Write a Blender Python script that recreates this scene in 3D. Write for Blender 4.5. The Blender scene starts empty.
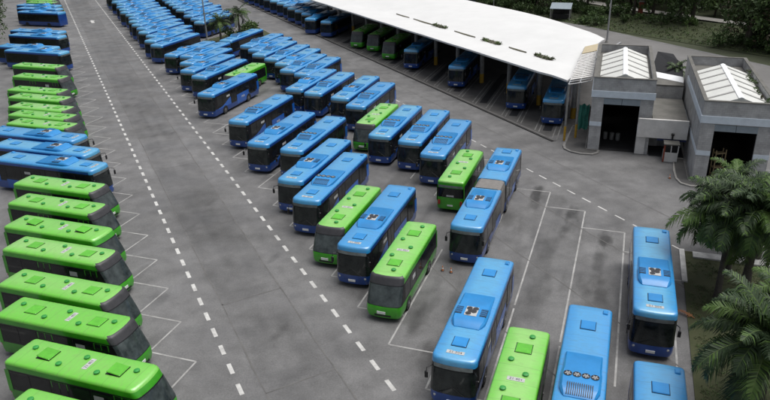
import bpy, bmesh, math, random
import numpy as np
from mathutils import Vector, Matrix
R = math.radians
random.seed(7)
SC = bpy.context.scene
COL = SC.collection

# ------------------------------------------------------------------ camera, world, sun, exposure
cam = bpy.data.cameras.new('camera')
cam.sensor_fit = 'HORIZONTAL'; cam.sensor_width = 36.0
cam.lens = 36.0 * 694.9 / 770.0
cam.clip_start = 0.5; cam.clip_end = 6000
camo = bpy.data.objects.new('camera', cam); COL.objects.link(camo)
camo.matrix_world = Matrix.Translation((0, 0, 25.71)) @ Matrix.Rotation(R(90 - 23.76), 4, 'X') @ Matrix.Rotation(-0.0233, 4, 'Z')
SC.camera = camo

SUN_EL, SUN_AZ = 72.0, 5.0          # azimuth of the sun counted from +X towards +Y
w = bpy.data.worlds.new('World'); SC.world = w; w.use_nodes = True
nt = w.node_tree; nt.nodes.clear()
sky = nt.nodes.new('ShaderNodeTexSky'); sky.sky_type = 'NISHITA'; sky.sun_disc = False
sky.sun_elevation = R(SUN_EL); sky.sun_rotation = R(90 - SUN_AZ)
sky.air_density = 1.0; sky.dust_density = 6.0; sky.ozone_density = 0.6
hsv = nt.nodes.new('ShaderNodeHueSaturation'); hsv.inputs['Saturation'].default_value = 0.35
bg = nt.nodes.new('ShaderNodeBackground'); bg.inputs['Strength'].default_value = 0.08
wo = nt.nodes.new('ShaderNodeOutputWorld')
nt.links.new(sky.outputs[0], hsv.inputs['Color']); nt.links.new(hsv.outputs[0], bg.inputs['Color']); nt.links.new(bg.outputs[0], wo.inputs[0])

sl = bpy.data.lights.new('sun', 'SUN'); sl.energy = 1.5; sl.angle = R(45); sl.color = (1.0, 0.985, 0.965)
so = bpy.data.objects.new('sun', sl); COL.objects.link(so)
sd = Vector((math.cos(R(SUN_EL)) * math.cos(R(SUN_AZ)), math.cos(R(SUN_EL)) * math.sin(R(SUN_AZ)), math.sin(R(SUN_EL))))
so.rotation_euler = sd.to_track_quat('Z', 'Y').to_euler(); so.location = sd * 200

SC.view_settings.view_transform = 'Standard'; SC.view_settings.look = 'None'
SC.view_settings.exposure = 0.6; SC.view_settings.gamma = 1.0; SC.view_settings.use_curve_mapping = False

# ------------------------------------------------------------------ yard frame: a runs along the driving lane, n across it
LH = R(115.2)
AV = Vector((math.cos(LH), math.sin(LH))); NV = Vector((AV.y, -AV.x))
def LA(n, a, z=0.0):
    p = NV * n + AV * a
    return Vector((p.x, p.y, z))
HR, HL = R(-109.5), R(-19.2)         # headings of the parked rows

# ------------------------------------------------------------------ helpers
def tag(o, label=None, cat=None, group=None, kind=None):
    if label: o['label'] = label
    if cat: o['category'] = cat
    if group: o['group'] = group
    if kind: o['kind'] = kind
    return o
def empty(name, loc=(0, 0, 0), rz=0.0):
    o = bpy.data.objects.new(name, None); COL.objects.link(o)
    o.location = loc; o.rotation_euler = (0, 0, rz); o.empty_display_size = 0.5
    return o
def tree_copy(o, parent=None):
    c = o.copy(); COL.objects.link(c)
    if parent: c.parent = parent
    for ch in KIDS.get(o.name, []): tree_copy(ch, c)
    return c
KIDS = {}
class MB:
    def __init__(s): s.v = []; s.f = []; s.m = []
    def add(s, vs, fs, mi=0):
        b = len(s.v); s.v += [tuple(v) for v in vs]
        for f in fs: s.f.append(tuple(i + b for i in f)); s.m.append(mi)
    def box(s, x0, x1, y0, y1, z0, z1, mi=0, M=None, ch=0.0):
        if ch > 0:
            vs = []
            for z, k in ((z0, ch), (z0 + ch, 0), (z1 - ch, 0), (z1, ch)):
                for (x, y) in ((x0 + ch, y0), (x1 - ch, y0), (x1, y0 + ch), (x1, y1 - ch), (x1 - ch, y1), (x0 + ch, y1), (x0, y1 - ch), (x0, y0 + ch)):
                    cx, cy = (x0 + x1) / 2, (y0 + y1) / 2
                    vs.append((x - math.copysign(k, x - cx), y - math.copysign(k, y - cy), z))
            fs = [tuple(range(7, -1, -1)), tuple(range(24, 32))]
            for l in range(3):
                for i in range(8):
                    j = (i + 1) % 8; fs.append((l * 8 + i, l * 8 + j, l * 8 + 8 + j, l * 8 + 8 + i))
        else:
            vs = [(x, y, z) for z in (z0, z1) for (x, y) in ((x0, y0), (x1, y0), (x1, y1), (x0, y1))]
            fs = [(3, 2, 1, 0), (4, 5, 6, 7), (0, 1, 5, 4), (1, 2, 6, 5), (2, 3, 7, 6), (3, 0, 4, 7)]
        if M is not None: vs = [M @ Vector(v) for v in vs]
        s.add(vs, fs, mi); return s
    def tube(s, p0, p1, r0, r1=None, n=8, mi=0, cap=True):
        r1 = r0 if r1 is None else r1
        p0, p1 = Vector(p0), Vector(p1); d = (p1 - p0).normalized()
        u = d.orthogonal().normalized(); q = d.cross(u)
        vs = []
        for p, r in ((p0, r0), (p1, r1)):
            for i in range(n):
                t = 2 * math.pi * i / n; vs.append(p + (u * math.cos(t) + q * math.sin(t)) * r)
        fs = [(i, (i + 1) % n, n + (i + 1) % n, n + i) for i in range(n)]
        if cap: fs += [tuple(range(n - 1, -1, -1)), tuple(range(n, 2 * n))]
        s.add(vs, fs, mi); return s
    def lathe(s, prof, n=12, c=(0, 0, 0), mi=0):
        vs = []
        for r, z in prof:
            for i in range(n):
                t = 2 * math.pi * i / n; vs.append((c[0] + r * math.cos(t), c[1] + r * math.sin(t), c[2] + z))
        fs = []
        for k in range(len(prof) - 1):
            for i in range(n):
                j = (i + 1) % n; fs.append((k * n + i, k * n + j, k * n + n + j, k * n + n + i))
        fs.append(tuple(range((len(prof) - 1) * n, len(prof) * n)))
        s.add(vs, fs, mi); return s
    def grid(s, rows, mi=0, closed=False):
        n = len(rows[0]); vs = [p for r in rows for p in r]; fs = []
        for k in range(len(rows) - 1):
            for i in range(n if closed else n - 1):
                j = (i + 1) % n; fs.append((k * n + i, k * n + j, k * n + n + j, k * n + n + i))
        s.add(vs, fs, mi); return s
    def build(s, name, mats, parent=None, smooth=None, loc=None):
        me = bpy.data.meshes.new(name); me.from_pydata(s.v, [], s.f); me.update()
        if not isinstance(mats, (list, tuple)): mats = [mats]
        for m in mats: me.materials.append(m)
        if len(mats) > 1: me.polygons.foreach_set('material_index', s.m)
        if smooth is not None:
            me.polygons.foreach_set('use_smooth', [True] * len(me.polygons)); me.set_sharp_from_angle(angle=R(smooth))
        o = bpy.data.objects.new(name, me); COL.objects.link(o)
        if parent is not None:
            o.parent = parent; KIDS.setdefault(parent.name, []).append(o)
        if loc is not None: o.location = loc
        return o
def text_mesh(txt, size, name, mat, parent, M):
    cu = bpy.data.curves.new(name, 'FONT'); cu.body = txt; cu.size = size; cu.align_x = 'CENTER'; cu.align_y = 'CENTER'; cu.resolution_u = 2
    cu.extrude = 0.001
    to = bpy.data.objects.new('tmp_text', cu); COL.objects.link(to)
    dg = bpy.context.evaluated_depsgraph_get()
    me = bpy.data.meshes.new_from_object(to.evaluated_get(dg)); me.name = name
    bpy.data.objects.remove(to); bpy.data.curves.remove(cu)
    me.transform(M); me.materials.clear(); me.materials.append(mat)
    o = bpy.data.objects.new(name, me); COL.objects.link(o); o.parent = parent
    KIDS.setdefault(parent.name, []).append(o)
    return o

# ------------------------------------------------------------------ materials
def newmat(name):
    m = bpy.data.materials.new(name); m.use_nodes = True
    t = m.node_tree; b = t.nodes['Principled BSDF']
    return m, t, b
def mat(name, c, rough=0.6, metal=0.0, coat=0.0, var=0.0, scale=3.0, rnd=0.0, c2=None, spec=0.5, bump=0.0, detail=4):
    m, t, b = newmat(name)
    b.inputs['Roughness'].default_value = rough; b.inputs['Metallic'].default_value = metal
    b.inputs['Coat Weight'].default_value = coat; b.inputs['Coat Roughness'].default_value = 0.12
    b.inputs['Specular IOR Level'].default_value = spec
    b.inputs['Base Color'].default_value = (*c, 1)
    if var > 0 or rnd > 0 or c2:
        tc = t.nodes.new('ShaderNodeTexCoord'); no = t.nodes.new('ShaderNodeTexNoise')
        no.inputs['Scale'].default_value = scale; no.inputs['Detail'].default_value = detail; no.inputs['Roughness'].default_value = 0.65
        oi = t.nodes.new('ShaderNodeObjectInfo')
        va = t.nodes.new('ShaderNodeVectorMath'); va.operation = 'ADD'
        cx = t.nodes.new('ShaderNodeCombineXYZ'); mu = t.nodes.new('ShaderNodeMath'); mu.operation = 'MULTIPLY'; mu.inputs[1].default_value = 57.0
        t.links.new(oi.outputs['Random'], mu.inputs[0]); t.links.new(mu.outputs[0], cx.inputs[0]); t.links.new(mu.outputs[0], cx.inputs[2])
        t.links.new(tc.outputs['Object'], va.inputs[0]); t.links.new(cx.outputs[0], va.inputs[1]); t.links.new(va.outputs[0], no.inputs['Vector'])
        mr = t.nodes.new('ShaderNodeMapRange'); mr.inputs[1].default_value = 0.3; mr.inputs[2].default_value = 0.7
        t.links.new(no.outputs[0], mr.inputs[0])
        mx = t.nodes.new('ShaderNodeMix'); mx.data_type = 'RGBA'
        d = c2 if c2 else tuple(max(0, v * (1 - var)) for v in c)
        mx.inputs[6].default_value = (*c, 1); mx.inputs[7].default_value = (*d, 1)
        t.links.new(mr.outputs[0], mx.inputs[0])
        out = mx.outputs[2]
        if rnd > 0:
            h = t.nodes.new('ShaderNodeHueSaturation')
            m2 = t.nodes.new('ShaderNodeMapRange'); m2.inputs[3].default_value = 1 - rnd; m2.inputs[4].default_value = 1 + rnd
            t.links.new(oi.outputs['Random'], m2.inputs[0]); t.links.new(m2.outputs[0], h.inputs['Value']); t.links.new(out, h.inputs['Color'])
            out = h.outputs[0]
        t.links.new(out, b.inputs['Base Color'])
        if bump > 0:
            bp = t.nodes.new('ShaderNodeBump'); bp.inputs['Strength'].default_value = bump; bp.inputs['Distance'].default_value = 0.05
            t.links.new(no.outputs[0], bp.inputs['Height']); t.links.new(bp.outputs[0], b.inputs['Normal'])
    return m
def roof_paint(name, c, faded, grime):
    # faded paint down the middle of the roof, edges coloured stronger to imitate their reflection, grime speckle
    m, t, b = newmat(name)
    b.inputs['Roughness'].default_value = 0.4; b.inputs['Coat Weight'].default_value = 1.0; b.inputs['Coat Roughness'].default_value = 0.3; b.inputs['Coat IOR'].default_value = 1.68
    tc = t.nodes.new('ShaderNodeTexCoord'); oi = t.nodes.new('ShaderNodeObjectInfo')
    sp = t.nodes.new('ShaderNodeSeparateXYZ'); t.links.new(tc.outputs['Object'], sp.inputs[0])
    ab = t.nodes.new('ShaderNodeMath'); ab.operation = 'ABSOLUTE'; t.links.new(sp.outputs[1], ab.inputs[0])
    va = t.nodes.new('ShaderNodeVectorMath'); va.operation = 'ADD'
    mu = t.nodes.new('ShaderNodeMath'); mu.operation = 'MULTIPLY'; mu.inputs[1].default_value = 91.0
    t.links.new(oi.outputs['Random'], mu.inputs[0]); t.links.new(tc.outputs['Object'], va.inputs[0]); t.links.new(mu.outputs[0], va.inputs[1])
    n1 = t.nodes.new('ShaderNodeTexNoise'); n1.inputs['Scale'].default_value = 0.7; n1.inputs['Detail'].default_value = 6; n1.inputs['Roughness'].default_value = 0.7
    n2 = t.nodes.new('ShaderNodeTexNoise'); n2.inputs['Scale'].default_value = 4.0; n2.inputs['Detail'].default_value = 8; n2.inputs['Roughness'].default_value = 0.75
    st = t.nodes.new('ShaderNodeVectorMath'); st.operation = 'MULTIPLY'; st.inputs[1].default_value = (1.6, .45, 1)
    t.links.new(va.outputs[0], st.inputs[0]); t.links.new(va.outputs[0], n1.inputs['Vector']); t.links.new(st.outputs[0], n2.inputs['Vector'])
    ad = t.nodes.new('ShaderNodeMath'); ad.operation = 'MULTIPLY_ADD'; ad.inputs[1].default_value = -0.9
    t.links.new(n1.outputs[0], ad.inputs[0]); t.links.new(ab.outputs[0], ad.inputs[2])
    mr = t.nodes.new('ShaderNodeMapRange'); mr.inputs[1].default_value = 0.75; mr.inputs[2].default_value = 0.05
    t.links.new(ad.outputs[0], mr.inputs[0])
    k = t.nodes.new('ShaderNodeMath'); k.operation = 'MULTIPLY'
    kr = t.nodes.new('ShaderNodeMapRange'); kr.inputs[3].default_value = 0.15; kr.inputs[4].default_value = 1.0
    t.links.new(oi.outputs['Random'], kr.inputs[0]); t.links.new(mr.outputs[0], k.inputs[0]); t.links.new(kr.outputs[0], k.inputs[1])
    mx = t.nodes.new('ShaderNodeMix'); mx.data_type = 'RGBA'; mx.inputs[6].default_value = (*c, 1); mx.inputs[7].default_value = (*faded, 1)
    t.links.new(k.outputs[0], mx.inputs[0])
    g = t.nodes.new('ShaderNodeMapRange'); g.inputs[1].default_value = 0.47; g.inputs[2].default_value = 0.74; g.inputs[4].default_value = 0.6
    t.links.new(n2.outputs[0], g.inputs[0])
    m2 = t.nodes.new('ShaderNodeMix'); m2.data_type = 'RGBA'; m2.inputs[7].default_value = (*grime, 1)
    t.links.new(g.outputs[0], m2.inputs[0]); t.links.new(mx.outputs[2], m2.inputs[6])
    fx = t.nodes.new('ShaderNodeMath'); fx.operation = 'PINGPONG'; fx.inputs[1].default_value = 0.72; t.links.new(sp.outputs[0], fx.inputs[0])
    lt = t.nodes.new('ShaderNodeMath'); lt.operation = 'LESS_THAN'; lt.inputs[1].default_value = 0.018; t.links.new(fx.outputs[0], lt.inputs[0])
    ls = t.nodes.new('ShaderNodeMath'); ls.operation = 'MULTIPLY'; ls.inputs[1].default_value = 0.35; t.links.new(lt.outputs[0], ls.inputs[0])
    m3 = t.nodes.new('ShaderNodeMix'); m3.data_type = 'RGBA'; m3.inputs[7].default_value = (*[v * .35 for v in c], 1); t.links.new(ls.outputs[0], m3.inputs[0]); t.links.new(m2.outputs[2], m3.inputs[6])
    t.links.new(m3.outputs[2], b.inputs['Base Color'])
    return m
def glass(name, c1, c2, rough=0.08):
    m = mat(name, c1, rough=rough, c2=c2, scale=1.6, rnd=0.15, spec=0.5)
    return m

MT = {}
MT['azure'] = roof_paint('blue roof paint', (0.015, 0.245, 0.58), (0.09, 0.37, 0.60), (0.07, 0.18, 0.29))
MT['azure2'] = mat('blue unit paint', (0.016, 0.235, 0.58), 0.4, coat=0.3, var=0.18, scale=1.2, rnd=0.06)
MT['royal'] = mat('shaded blue body paint', (0.010, 0.062, 0.29), 0.3, coat=0.5, var=0.3, scale=1.4, rnd=0.1)  # bus blue with the weaker light on the sides put into it
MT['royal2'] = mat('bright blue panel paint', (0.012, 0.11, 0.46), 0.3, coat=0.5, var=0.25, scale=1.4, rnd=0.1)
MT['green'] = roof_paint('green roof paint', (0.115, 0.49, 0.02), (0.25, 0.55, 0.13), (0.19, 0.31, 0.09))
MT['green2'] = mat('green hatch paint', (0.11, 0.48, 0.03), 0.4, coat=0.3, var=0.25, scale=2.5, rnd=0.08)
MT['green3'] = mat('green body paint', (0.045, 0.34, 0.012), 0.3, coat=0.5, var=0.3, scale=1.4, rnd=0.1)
MT['greenv'] = mat('green vent plastic', (0.03, 0.30, 0.05), 0.5, var=0.3, scale=6)
MT['black'] = mat('black trim', (0.012, 0.012, 0.014), 0.35, var=0.4, scale=2)
MT['brow'] = mat('dark grey panel', (0.045, 0.045, 0.05), 0.45, var=0.4, scale=2)
MT['rubber'] = mat('tyre rubber', (0.018, 0.018, 0.018), 0.85, var=0.4, scale=8)
MT['rim'] = mat('wheel rim metal', (0.22, 0.22, 0.23), 0.45, metal=0.6, var=0.4, scale=8)
MT['glassw'] = glass('sky washed windscreen glass', (0.014, 0.02, 0.021), (0.06, 0.075, 0.076))  # base colour raised to paint in the sky reflected by raked windscreens
MT['glassb'] = glass('black windscreen glass', (0.006, 0.009, 0.010), (0.028, 0.034, 0.034))
MT['glasss'] = glass('dark side glass', (0.005, 0.006, 0.007), (0.014, 0.016, 0.018))
MT['white'] = mat('white plate', (0.75, 0.76, 0.75), 0.5, var=0.2, scale=5)
MT['ink'] = mat('dark lettering', (0.03, 0.03, 0.035), 0.6)
MT['lamp'] = mat('lamp lens', (0.55, 0.57, 0.58), 0.12, var=0.5, scale=14)
MT['redlens'] = mat('red tail lens', (0.35, 0.02, 0.02), 0.2)
MT['amber'] = mat('amber lens', (0.6, 0.25, 0.03), 0.2)
MT['sign'] = mat('unlit destination display', (0.17, 0.19, 0.19), 0.3, var=0.5, scale=3, rnd=0.3)
MT['grille'] = mat('dark grille metal', (0.03, 0.035, 0.045), 0.6, var=0.5, scale=20)
MT['bellows'] = mat('grey bellows fabric', (0.20, 0.19, 0.18), 0.85, var=0.25, scale=4)
MT['paper'] = mat('paper notice', (0.46, 0.47, 0.47), 0.8, var=0.2)
MT['concrete'] = mat('pale concrete', (0.33, 0.32, 0.30), 0.85, var=0.3, scale=1.5, bump=0.2)
MT['kerb'] = mat('kerb concrete', (0.24, 0.235, 0.225), 0.85, var=0.4, scale=2.0)
MT['darkkerb'] = mat('drain edge', (0.035, 0.034, 0.033), 0.85, var=0.4, scale=2.0)
MT['canopy'] = mat('white roof sheet', (0.65, 0.655, 0.65), 0.6, var=0.10, scale=0.25, detail=9)
MT['soffit'] = mat('shade darkened soffit', (0.05, 0.05, 0.052), 0.9, var=0.4, scale=0.6)  # canopy underside coloured dark to deepen the shade below it
MT['column'] = mat('grey column paint', (0.30, 0.30, 0.29), 0.6, var=0.35, scale=2.5)
MT['yellow'] = mat('yellow safety paint', (0.55, 0.33, 0.03), 0.6, var=0.4, scale=5)
MT['moss'] = mat('dark gutter dirt', (0.06, 0.06, 0.03), 0.95, c2=(0.16, 0.15, 0.12), scale=3)
MT['stripe'] = mat('pale blue band', (0.62, 0.70, 0.78), 0.6, var=0.15, scale=2)
MT['lintel'] = mat('grey blue panel', (0.24, 0.29, 0.33), 0.6, var=0.2, scale=2)
MT['skylight'] = mat('translucent roof panel', (0.66, 0.67, 0.64), 0.45, var=0.12, scale=0.8)
MT['purlin'] = mat('grey purlin band', (0.34, 0.34, 0.33), 0.6, var=0.2)
MT['ridge'] = mat('white ridge cap', (0.80, 0.82, 0.83), 0.5)
MT['flatroof'] = mat('weathered flat roof', (0.15, 0.145, 0.135), 0.9, c2=(0.09, 0.09, 0.08), scale=0.7, detail=7)
MT['fascia'] = mat('painted fascia', (0.70, 0.69, 0.67), 0.7, var=0.22, scale=1.3, detail=7)
MT['dkblue'] = mat('dark blue beam', (0.02, 0.035, 0.12), 0.5)
MT['tarp'] = mat('black sheet', (0.008, 0.009, 0.012), 0.9, var=0.4)
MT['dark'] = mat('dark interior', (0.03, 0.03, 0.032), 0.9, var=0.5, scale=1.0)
MT['teal'] = mat('teal tarpaulin', (0.02, 0.17, 0.13), 0.6, var=0.5, scale=2.5)
MT['beige'] = mat('beige sheet', (0.46, 0.39, 0.26), 0.7, var=0.2)
MT['steel'] = mat('grey steel', (0.36, 0.37, 0.38), 0.5, metal=0.3, var=0.2)
MT['wood'] = mat('pale wood', (0.35, 0.27, 0.15), 0.7, var=0.3, scale=5)
MT['orange'] = mat('orange plastic', (0.55, 0.19, 0.07), 0.5, var=0.2)
MT['rust'] = mat('red brown paint', (0.30, 0.07, 0.04), 0.8, var=0.3)
MT['dry'] = mat('dry palm leaf', (0.36, 0.15, 0.06), 0.85, var=0.4, scale=5)
MT['bark'] = mat('bark', (0.09, 0.075, 0.06), 0.95, c2=(0.045, 0.04, 0.032), scale=6, bump=0.5)
MT['palmbark'] = mat('palm bark', (0.10, 0.09, 0.075), 0.95, c2=(0.05, 0.045, 0.04), scale=9, bump=0.5)
MT['soil'] = mat('grass and soil', (0.055, 0.058, 0.026), 0.95, c2=(0.035, 0.045, 0.016), scale=1.1, detail=8, bump=0.4)
MT['verge'] = mat('rough verge grass', (0.022, 0.032, 0.012), 0.95, c2=(0.042, 0.052, 0.018), scale=0.35, detail=9, bump=0.5)
MT['blade'] = mat('grass blade', (0.035, 0.055, 0.016), 0.8, c2=(0.065, 0.07, 0.025), scale=2.0)
MT['terrain'] = mat('distant land', (0.05, 0.06, 0.03), 0.95, var=0.4, scale=0.05)
def leafmat(name, c, c2):
    m = mat(name, c, 0.55, c2=c2, scale=0.6, rnd=0.12, detail=6); m.node_tree.nodes['Principled BSDF'].inputs['Specular IOR Level'].default_value = 0.3
    return m
MT['leaf0'] = leafmat('dark leaves', (0.036, 0.066, 0.022), (0.058, 0.095, 0.03))
MT['leaf1'] = leafmat('mid leaves', (0.056, 0.10, 0.03), (0.08, 0.13, 0.038))
MT['leaf2'] = leafmat('light leaves', (0.075, 0.125, 0.035), (0.10, 0.155, 0.044))
MT['leafr'] = leafmat('brownish leaves', (0.075, 0.050, 0.036), (0.05, 0.055, 0.028))
MT['palm0'] = leafmat('dark palm leaf', (0.022, 0.044, 0.018), (0.036, 0.062, 0.024))
MT['palm1'] = leafmat('bright palm leaf', (0.055, 0.11, 0.022), (0.08, 0.14, 0.03))
MT['rachis'] = mat('palm leaf stalk', (0.10, 0.14, 0.04), 0.6)

def block_mat(name, c1, c2, mortar):
    m, t, b = newmat(name); b.inputs['Roughness'].default_value = 0.9
    tc = t.nodes.new('ShaderNodeTexCoord'); sp = t.nodes.new('ShaderNodeSeparateXYZ'); t.links.new(tc.outputs['Object'], sp.inputs[0])
    ad = t.nodes.new('ShaderNodeMath'); t.links.new(sp.outputs[0], ad.inputs[0]); t.links.new(sp.outputs[1], ad.inputs[1])
    cb = t.nodes.new('ShaderNodeCombineXYZ'); t.links.new(ad.outputs[0], cb.inputs[0]); t.links.new(sp.outputs[2], cb.inputs[1])
    br = t.nodes.new('ShaderNodeTexBrick'); br.inputs['Scale'].default_value = 1.0
    br.inputs['Brick Width'].default_value = 0.4; br.inputs['Row Height'].default_value = 0.2; br.inputs['Mortar Size'].default_value = 0.012
    br.inputs['Color1'].default_value = (*c1, 1); br.inputs['Color2'].default_value = (*c2, 1); br.inputs['Mortar'].default_value = (*mortar, 1)
    t.links.new(cb.outputs[0], br.inputs['Vector'])
    no = t.nodes.new('ShaderNodeTexNoise'); no.inputs['Scale'].default_value = 0.9; no.inputs['Detail'].default_value = 8; t.links.new(tc.outputs['Object'], no.inputs['Vector'])
    mr = t.nodes.new('ShaderNodeMapRange'); mr.inputs[1].default_value = 0.3; mr.inputs[2].default_value = 0.75; mr.inputs[3].default_value = 1.1; mr.inputs[4].default_value = 0.62
    t.links.new(no.outputs[0], mr.inputs[0])
    mx = t.nodes.new('ShaderNodeMix'); mx.data_type = 'RGBA'; mx.blend_type = 'MULTIPLY'; mx.inputs[0].default_value = 1.0
    t.links.new(br.outputs[0], mx.inputs[6]); t.links.new(mr.outputs[0], mx.inputs[7]); t.links.new(mx.outputs[2], b.inputs['Base Color'])
    return m
MT['block'] = block_mat('grey concrete block', (0.44, 0.445, 0.45), (0.38, 0.385, 0.39), (0.33, 0.33, 0.33))

def asphalt_mat():
    m, t, b = newmat('worn asphalt'); b.inputs['Roughness'].default_value = 0.75; b.inputs['Specular IOR Level'].default_value = 0.35
    tc = t.nodes.new('ShaderNodeTexCoord')
    at = t.nodes.new('ShaderNodeAttribute'); at.attribute_name = 'wear'
    def noise(s, d, r=0.6):
        n = t.nodes.new('ShaderNodeTexNoise'); n.inputs['Scale'].default_value = s; n.inputs['Detail'].default_value = d; n.inputs['Roughness'].default_value = r
        t.links.new(tc.outputs['Object'], n.inputs['Vector']); return n
    def rng(n, lo, hi, a0=0.3, a1=0.7):
        r = t.nodes.new('ShaderNodeMapRange'); r.inputs[1].default_value = a0; r.inputs[2].default_value = a1; r.inputs[3].default_value = lo; r.inputs[4].default_value = hi
        t.links.new(n.outputs[0], r.inputs[0]); return r
    def mul(x, y):
        k = t.nodes.new('ShaderNodeMath'); k.operation = 'MULTIPLY'; t.links.new(x, k.inputs[0]); t.links.new(y, k.inputs[1]); return k.outputs[0]
    f = noise(9.0, 10, 0.75)
    v = mul(mul(at.outputs['Fac'], rng(f, 0.72, 1.28).outputs[0]), mul(rng(noise(0.55, 8, 0.68), 0.76, 1.2).outputs[0], rng(noise(0.09, 4), 0.86, 1.12).outputs[0]))
    cb = t.nodes.new('ShaderNodeVectorMath'); cb.operation = 'SCALE'; cb.inputs[0].default_value = (0.138, 0.1375, 0.138)
    t.links.new(v, cb.inputs['Scale']); t.links.new(cb.outputs[0], b.inputs['Base Color'])
    t.links.new(rng(noise(0.22, 6, 0.6), 0.42, 0.85, 0.38, 0.62).outputs[0], b.inputs['Roughness'])
    bp = t.nodes.new('ShaderNodeBump'); bp.inputs['Strength'].default_value = 0.15; bp.inputs['Distance'].default_value = 0.02
    t.links.new(f.outputs[0], bp.inputs['Height']); t.links.new(bp.outputs[0], b.inputs['Normal'])
    return m
MT['asphalt'] = asphalt_mat()
MT['seam'] = mat('tar seam', (0.085, 0.083, 0.081), 0.8, c2=(0.14, 0.137, 0.134), scale=0.9)
MT['paint'] = mat('worn white road paint', (0.60, 0.60, 0.58), 0.7, c2=(0.30, 0.297, 0.29), scale=1.3, detail=8)
MT['paint2'] = mat('faded bay paint', (0.40, 0.40, 0.39), 0.7, c2=(0.19, 0.187, 0.183), scale=1.1, detail=9)
MT['paint3'] = mat('grimy bay paint', (0.26, 0.26, 0.25), 0.8, c2=(0.10, 0.098, 0.096), scale=0.9, detail=8)
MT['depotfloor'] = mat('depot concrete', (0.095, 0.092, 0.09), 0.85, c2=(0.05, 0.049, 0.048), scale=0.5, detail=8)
MT['roadback'] = mat('grey back road', (0.165, 0.162, 0.160), 0.85, c2=(0.115, 0.113, 0.110), scale=0.15, detail=8)

# ------------------------------------------------------------------ ground
def vnoise(x, y, s, seed):
    rs = np.random.RandomState(seed); g = rs.rand(256, 256)
    X = x / s + 1000; Y = y / s + 1000
    xi = np.floor(X).astype(int); yi = np.floor(Y).astype(int); fx = X - xi; fy = Y - yi
    fx = fx * fx * (3 - 2 * fx); fy = fy * fy * (3 - 2 * fy)
    G = lambda i, j: g[i % 256, j % 256]
    return (G(xi, yi) * (1 - fx) + G(xi + 1, yi) * fx) * (1 - fy) + (G(xi, yi + 1) * (1 - fx) + G(xi + 1, yi + 1) * fx) * fy
def fbm(x, y, s, seed, o=4):
    r = 0; am = 0.5
    for k in range(o): r = r + am * vnoise(x, y, s / 2 ** k, seed + k); am *= 0.5
    return r / (1 - 0.5 ** o)
ns = np.concatenate([np.arange(-40, -10, 3.0), np.arange(-10, 52, 0.24), np.arange(52, 100.01, 1.5)])
as_ = np.concatenate([[-60, -30, 0], np.arange(12, 75, 0.22), np.arange(75, 130, 0.45), np.arange(130, 240, 1.2), [300, 420]])
NN, AA = np.meshgrid(ns, as_)
wear = np.ones_like(NN)
lane = (NN > 5.9) & (NN < 13.7)
edge = fbm(NN, AA, 3.0, 5) - 0.5
sm = lambda x, a, b: np.clip((x - a) / (b - a), 0, 1)
slab = sm(NN + edge * 0.5, 6.9, 7.3) * (1 - sm(NN + edge * 0.5, 11.3, 11.7))
wear *= 1 - 0.10 * slab
rs = np.random.RandomState(3)
p = 14.0
while p < 235:                                                    # repaired panels along the lane
    L_ = rs.uniform(7, 20); s0 = rs.uniform(0.88, 1.08); half = rs.rand()
    n0, n1 = (7.1, 11.5) if half < 0.5 else ((7.1, 9.2) if half < 0.75 else (9.2, 11.5))
    msk = sm(AA + edge, p, p + 0.4) * (1 - sm(AA + edge, p + L_, p + L_ + 0.4)) * sm(NN, n0, n0 + .2) * (1 - sm(NN, n1 - .2, n1))
    wear *= 1 + (s0 - 1) * msk; p += L_
wear *= 1 + 0.10 * (fbm(NN, AA, 9.0, 11) - 0.5) * 2
wear *= 1 + 0.20 * (fbm(NN * 0.4, AA * 1.0, 1.6, 21) - 0.5) * 2
wear *= 1 + 0.16 * (fbm(NN, AA * .3, 1.3, 61) - 0.5) * 2 * sm(NN, 5, 7)       # streaks across the lane
ux = NN * -0.703 + AA * -0.711; uy = NN * 0.711 - AA * 0.703             # along / across the right bays
wear *= 1 - 0.34 * sm(fbm(ux * 0.22, uy, 1.0, 31), 0.5, 0.78) * sm(NN, 14, 17) * (1 - sm(NN, 40, 42))
def oil(nc, ac, ln, wd, dep, seed, tilt=0.0):
    global wear
    du = (NN - nc) * -0.703 + (AA - ac) * -0.711; dv = (NN - nc) * 0.711 - (AA - ac) * 0.703
    d = (du / ln) ** 2 + (dv / wd) ** 2 + (fbm(du * 0.35, dv, 0.55, seed) - 0.5) * 2.6
    wear *= 1 - dep * np.clip(1.15 - d, 0, 1)
for i, q in enumerate([(38.0, 42.4, 1.9, .6, .75), (35.4, 40.2, 2.2, .45, .5), (36.9, 37.3, 2.1, .65, .75), (34.4, 35.0, 2.3, .7, .5), (38.0, 47.4, 1.9, .6, .65),
                       (36.3, 45.6, 1.6, .6, .35), (30.2, 31.0, 3.0, 1.5, .45), (27.6, 33.6, 2.0, .9, .3), (31.5, 38.2, 1.8, .8, .3), (20.0, 36.6, 2.6, 1.2, .3),
                       (18.4, 34.4, 1.8, 1.0, .35), (22.5, 33.0, 2.2, .9, .3), (17.0, 30.2, 1.6, .9, .4), (16.6, 39.0, 1.2, .9, .35), (26.0, 41.0, 2.2, 1.0, .3), (32.5, 44.5, 2.0, 1.0, .25)]):
    oil(*q, 100 + i)
for k in range(40):
    oil(17.0 + rs.uniform(-.8, 1.2), 31 + 4.8 * k + rs.uniform(-1, 1), rs.uniform(1, 2), rs.uniform(.4, .8), rs.uniform(.12, .35), 200 + k)
    oil(2.5 + rs.uniform(-.8, .6), 30 + 4.8 * k + rs.uniform(-1, 1), rs.uniform(.8, 1.6), rs.uniform(.5, .9), rs.uniform(.1, .3), 300 + k)
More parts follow.
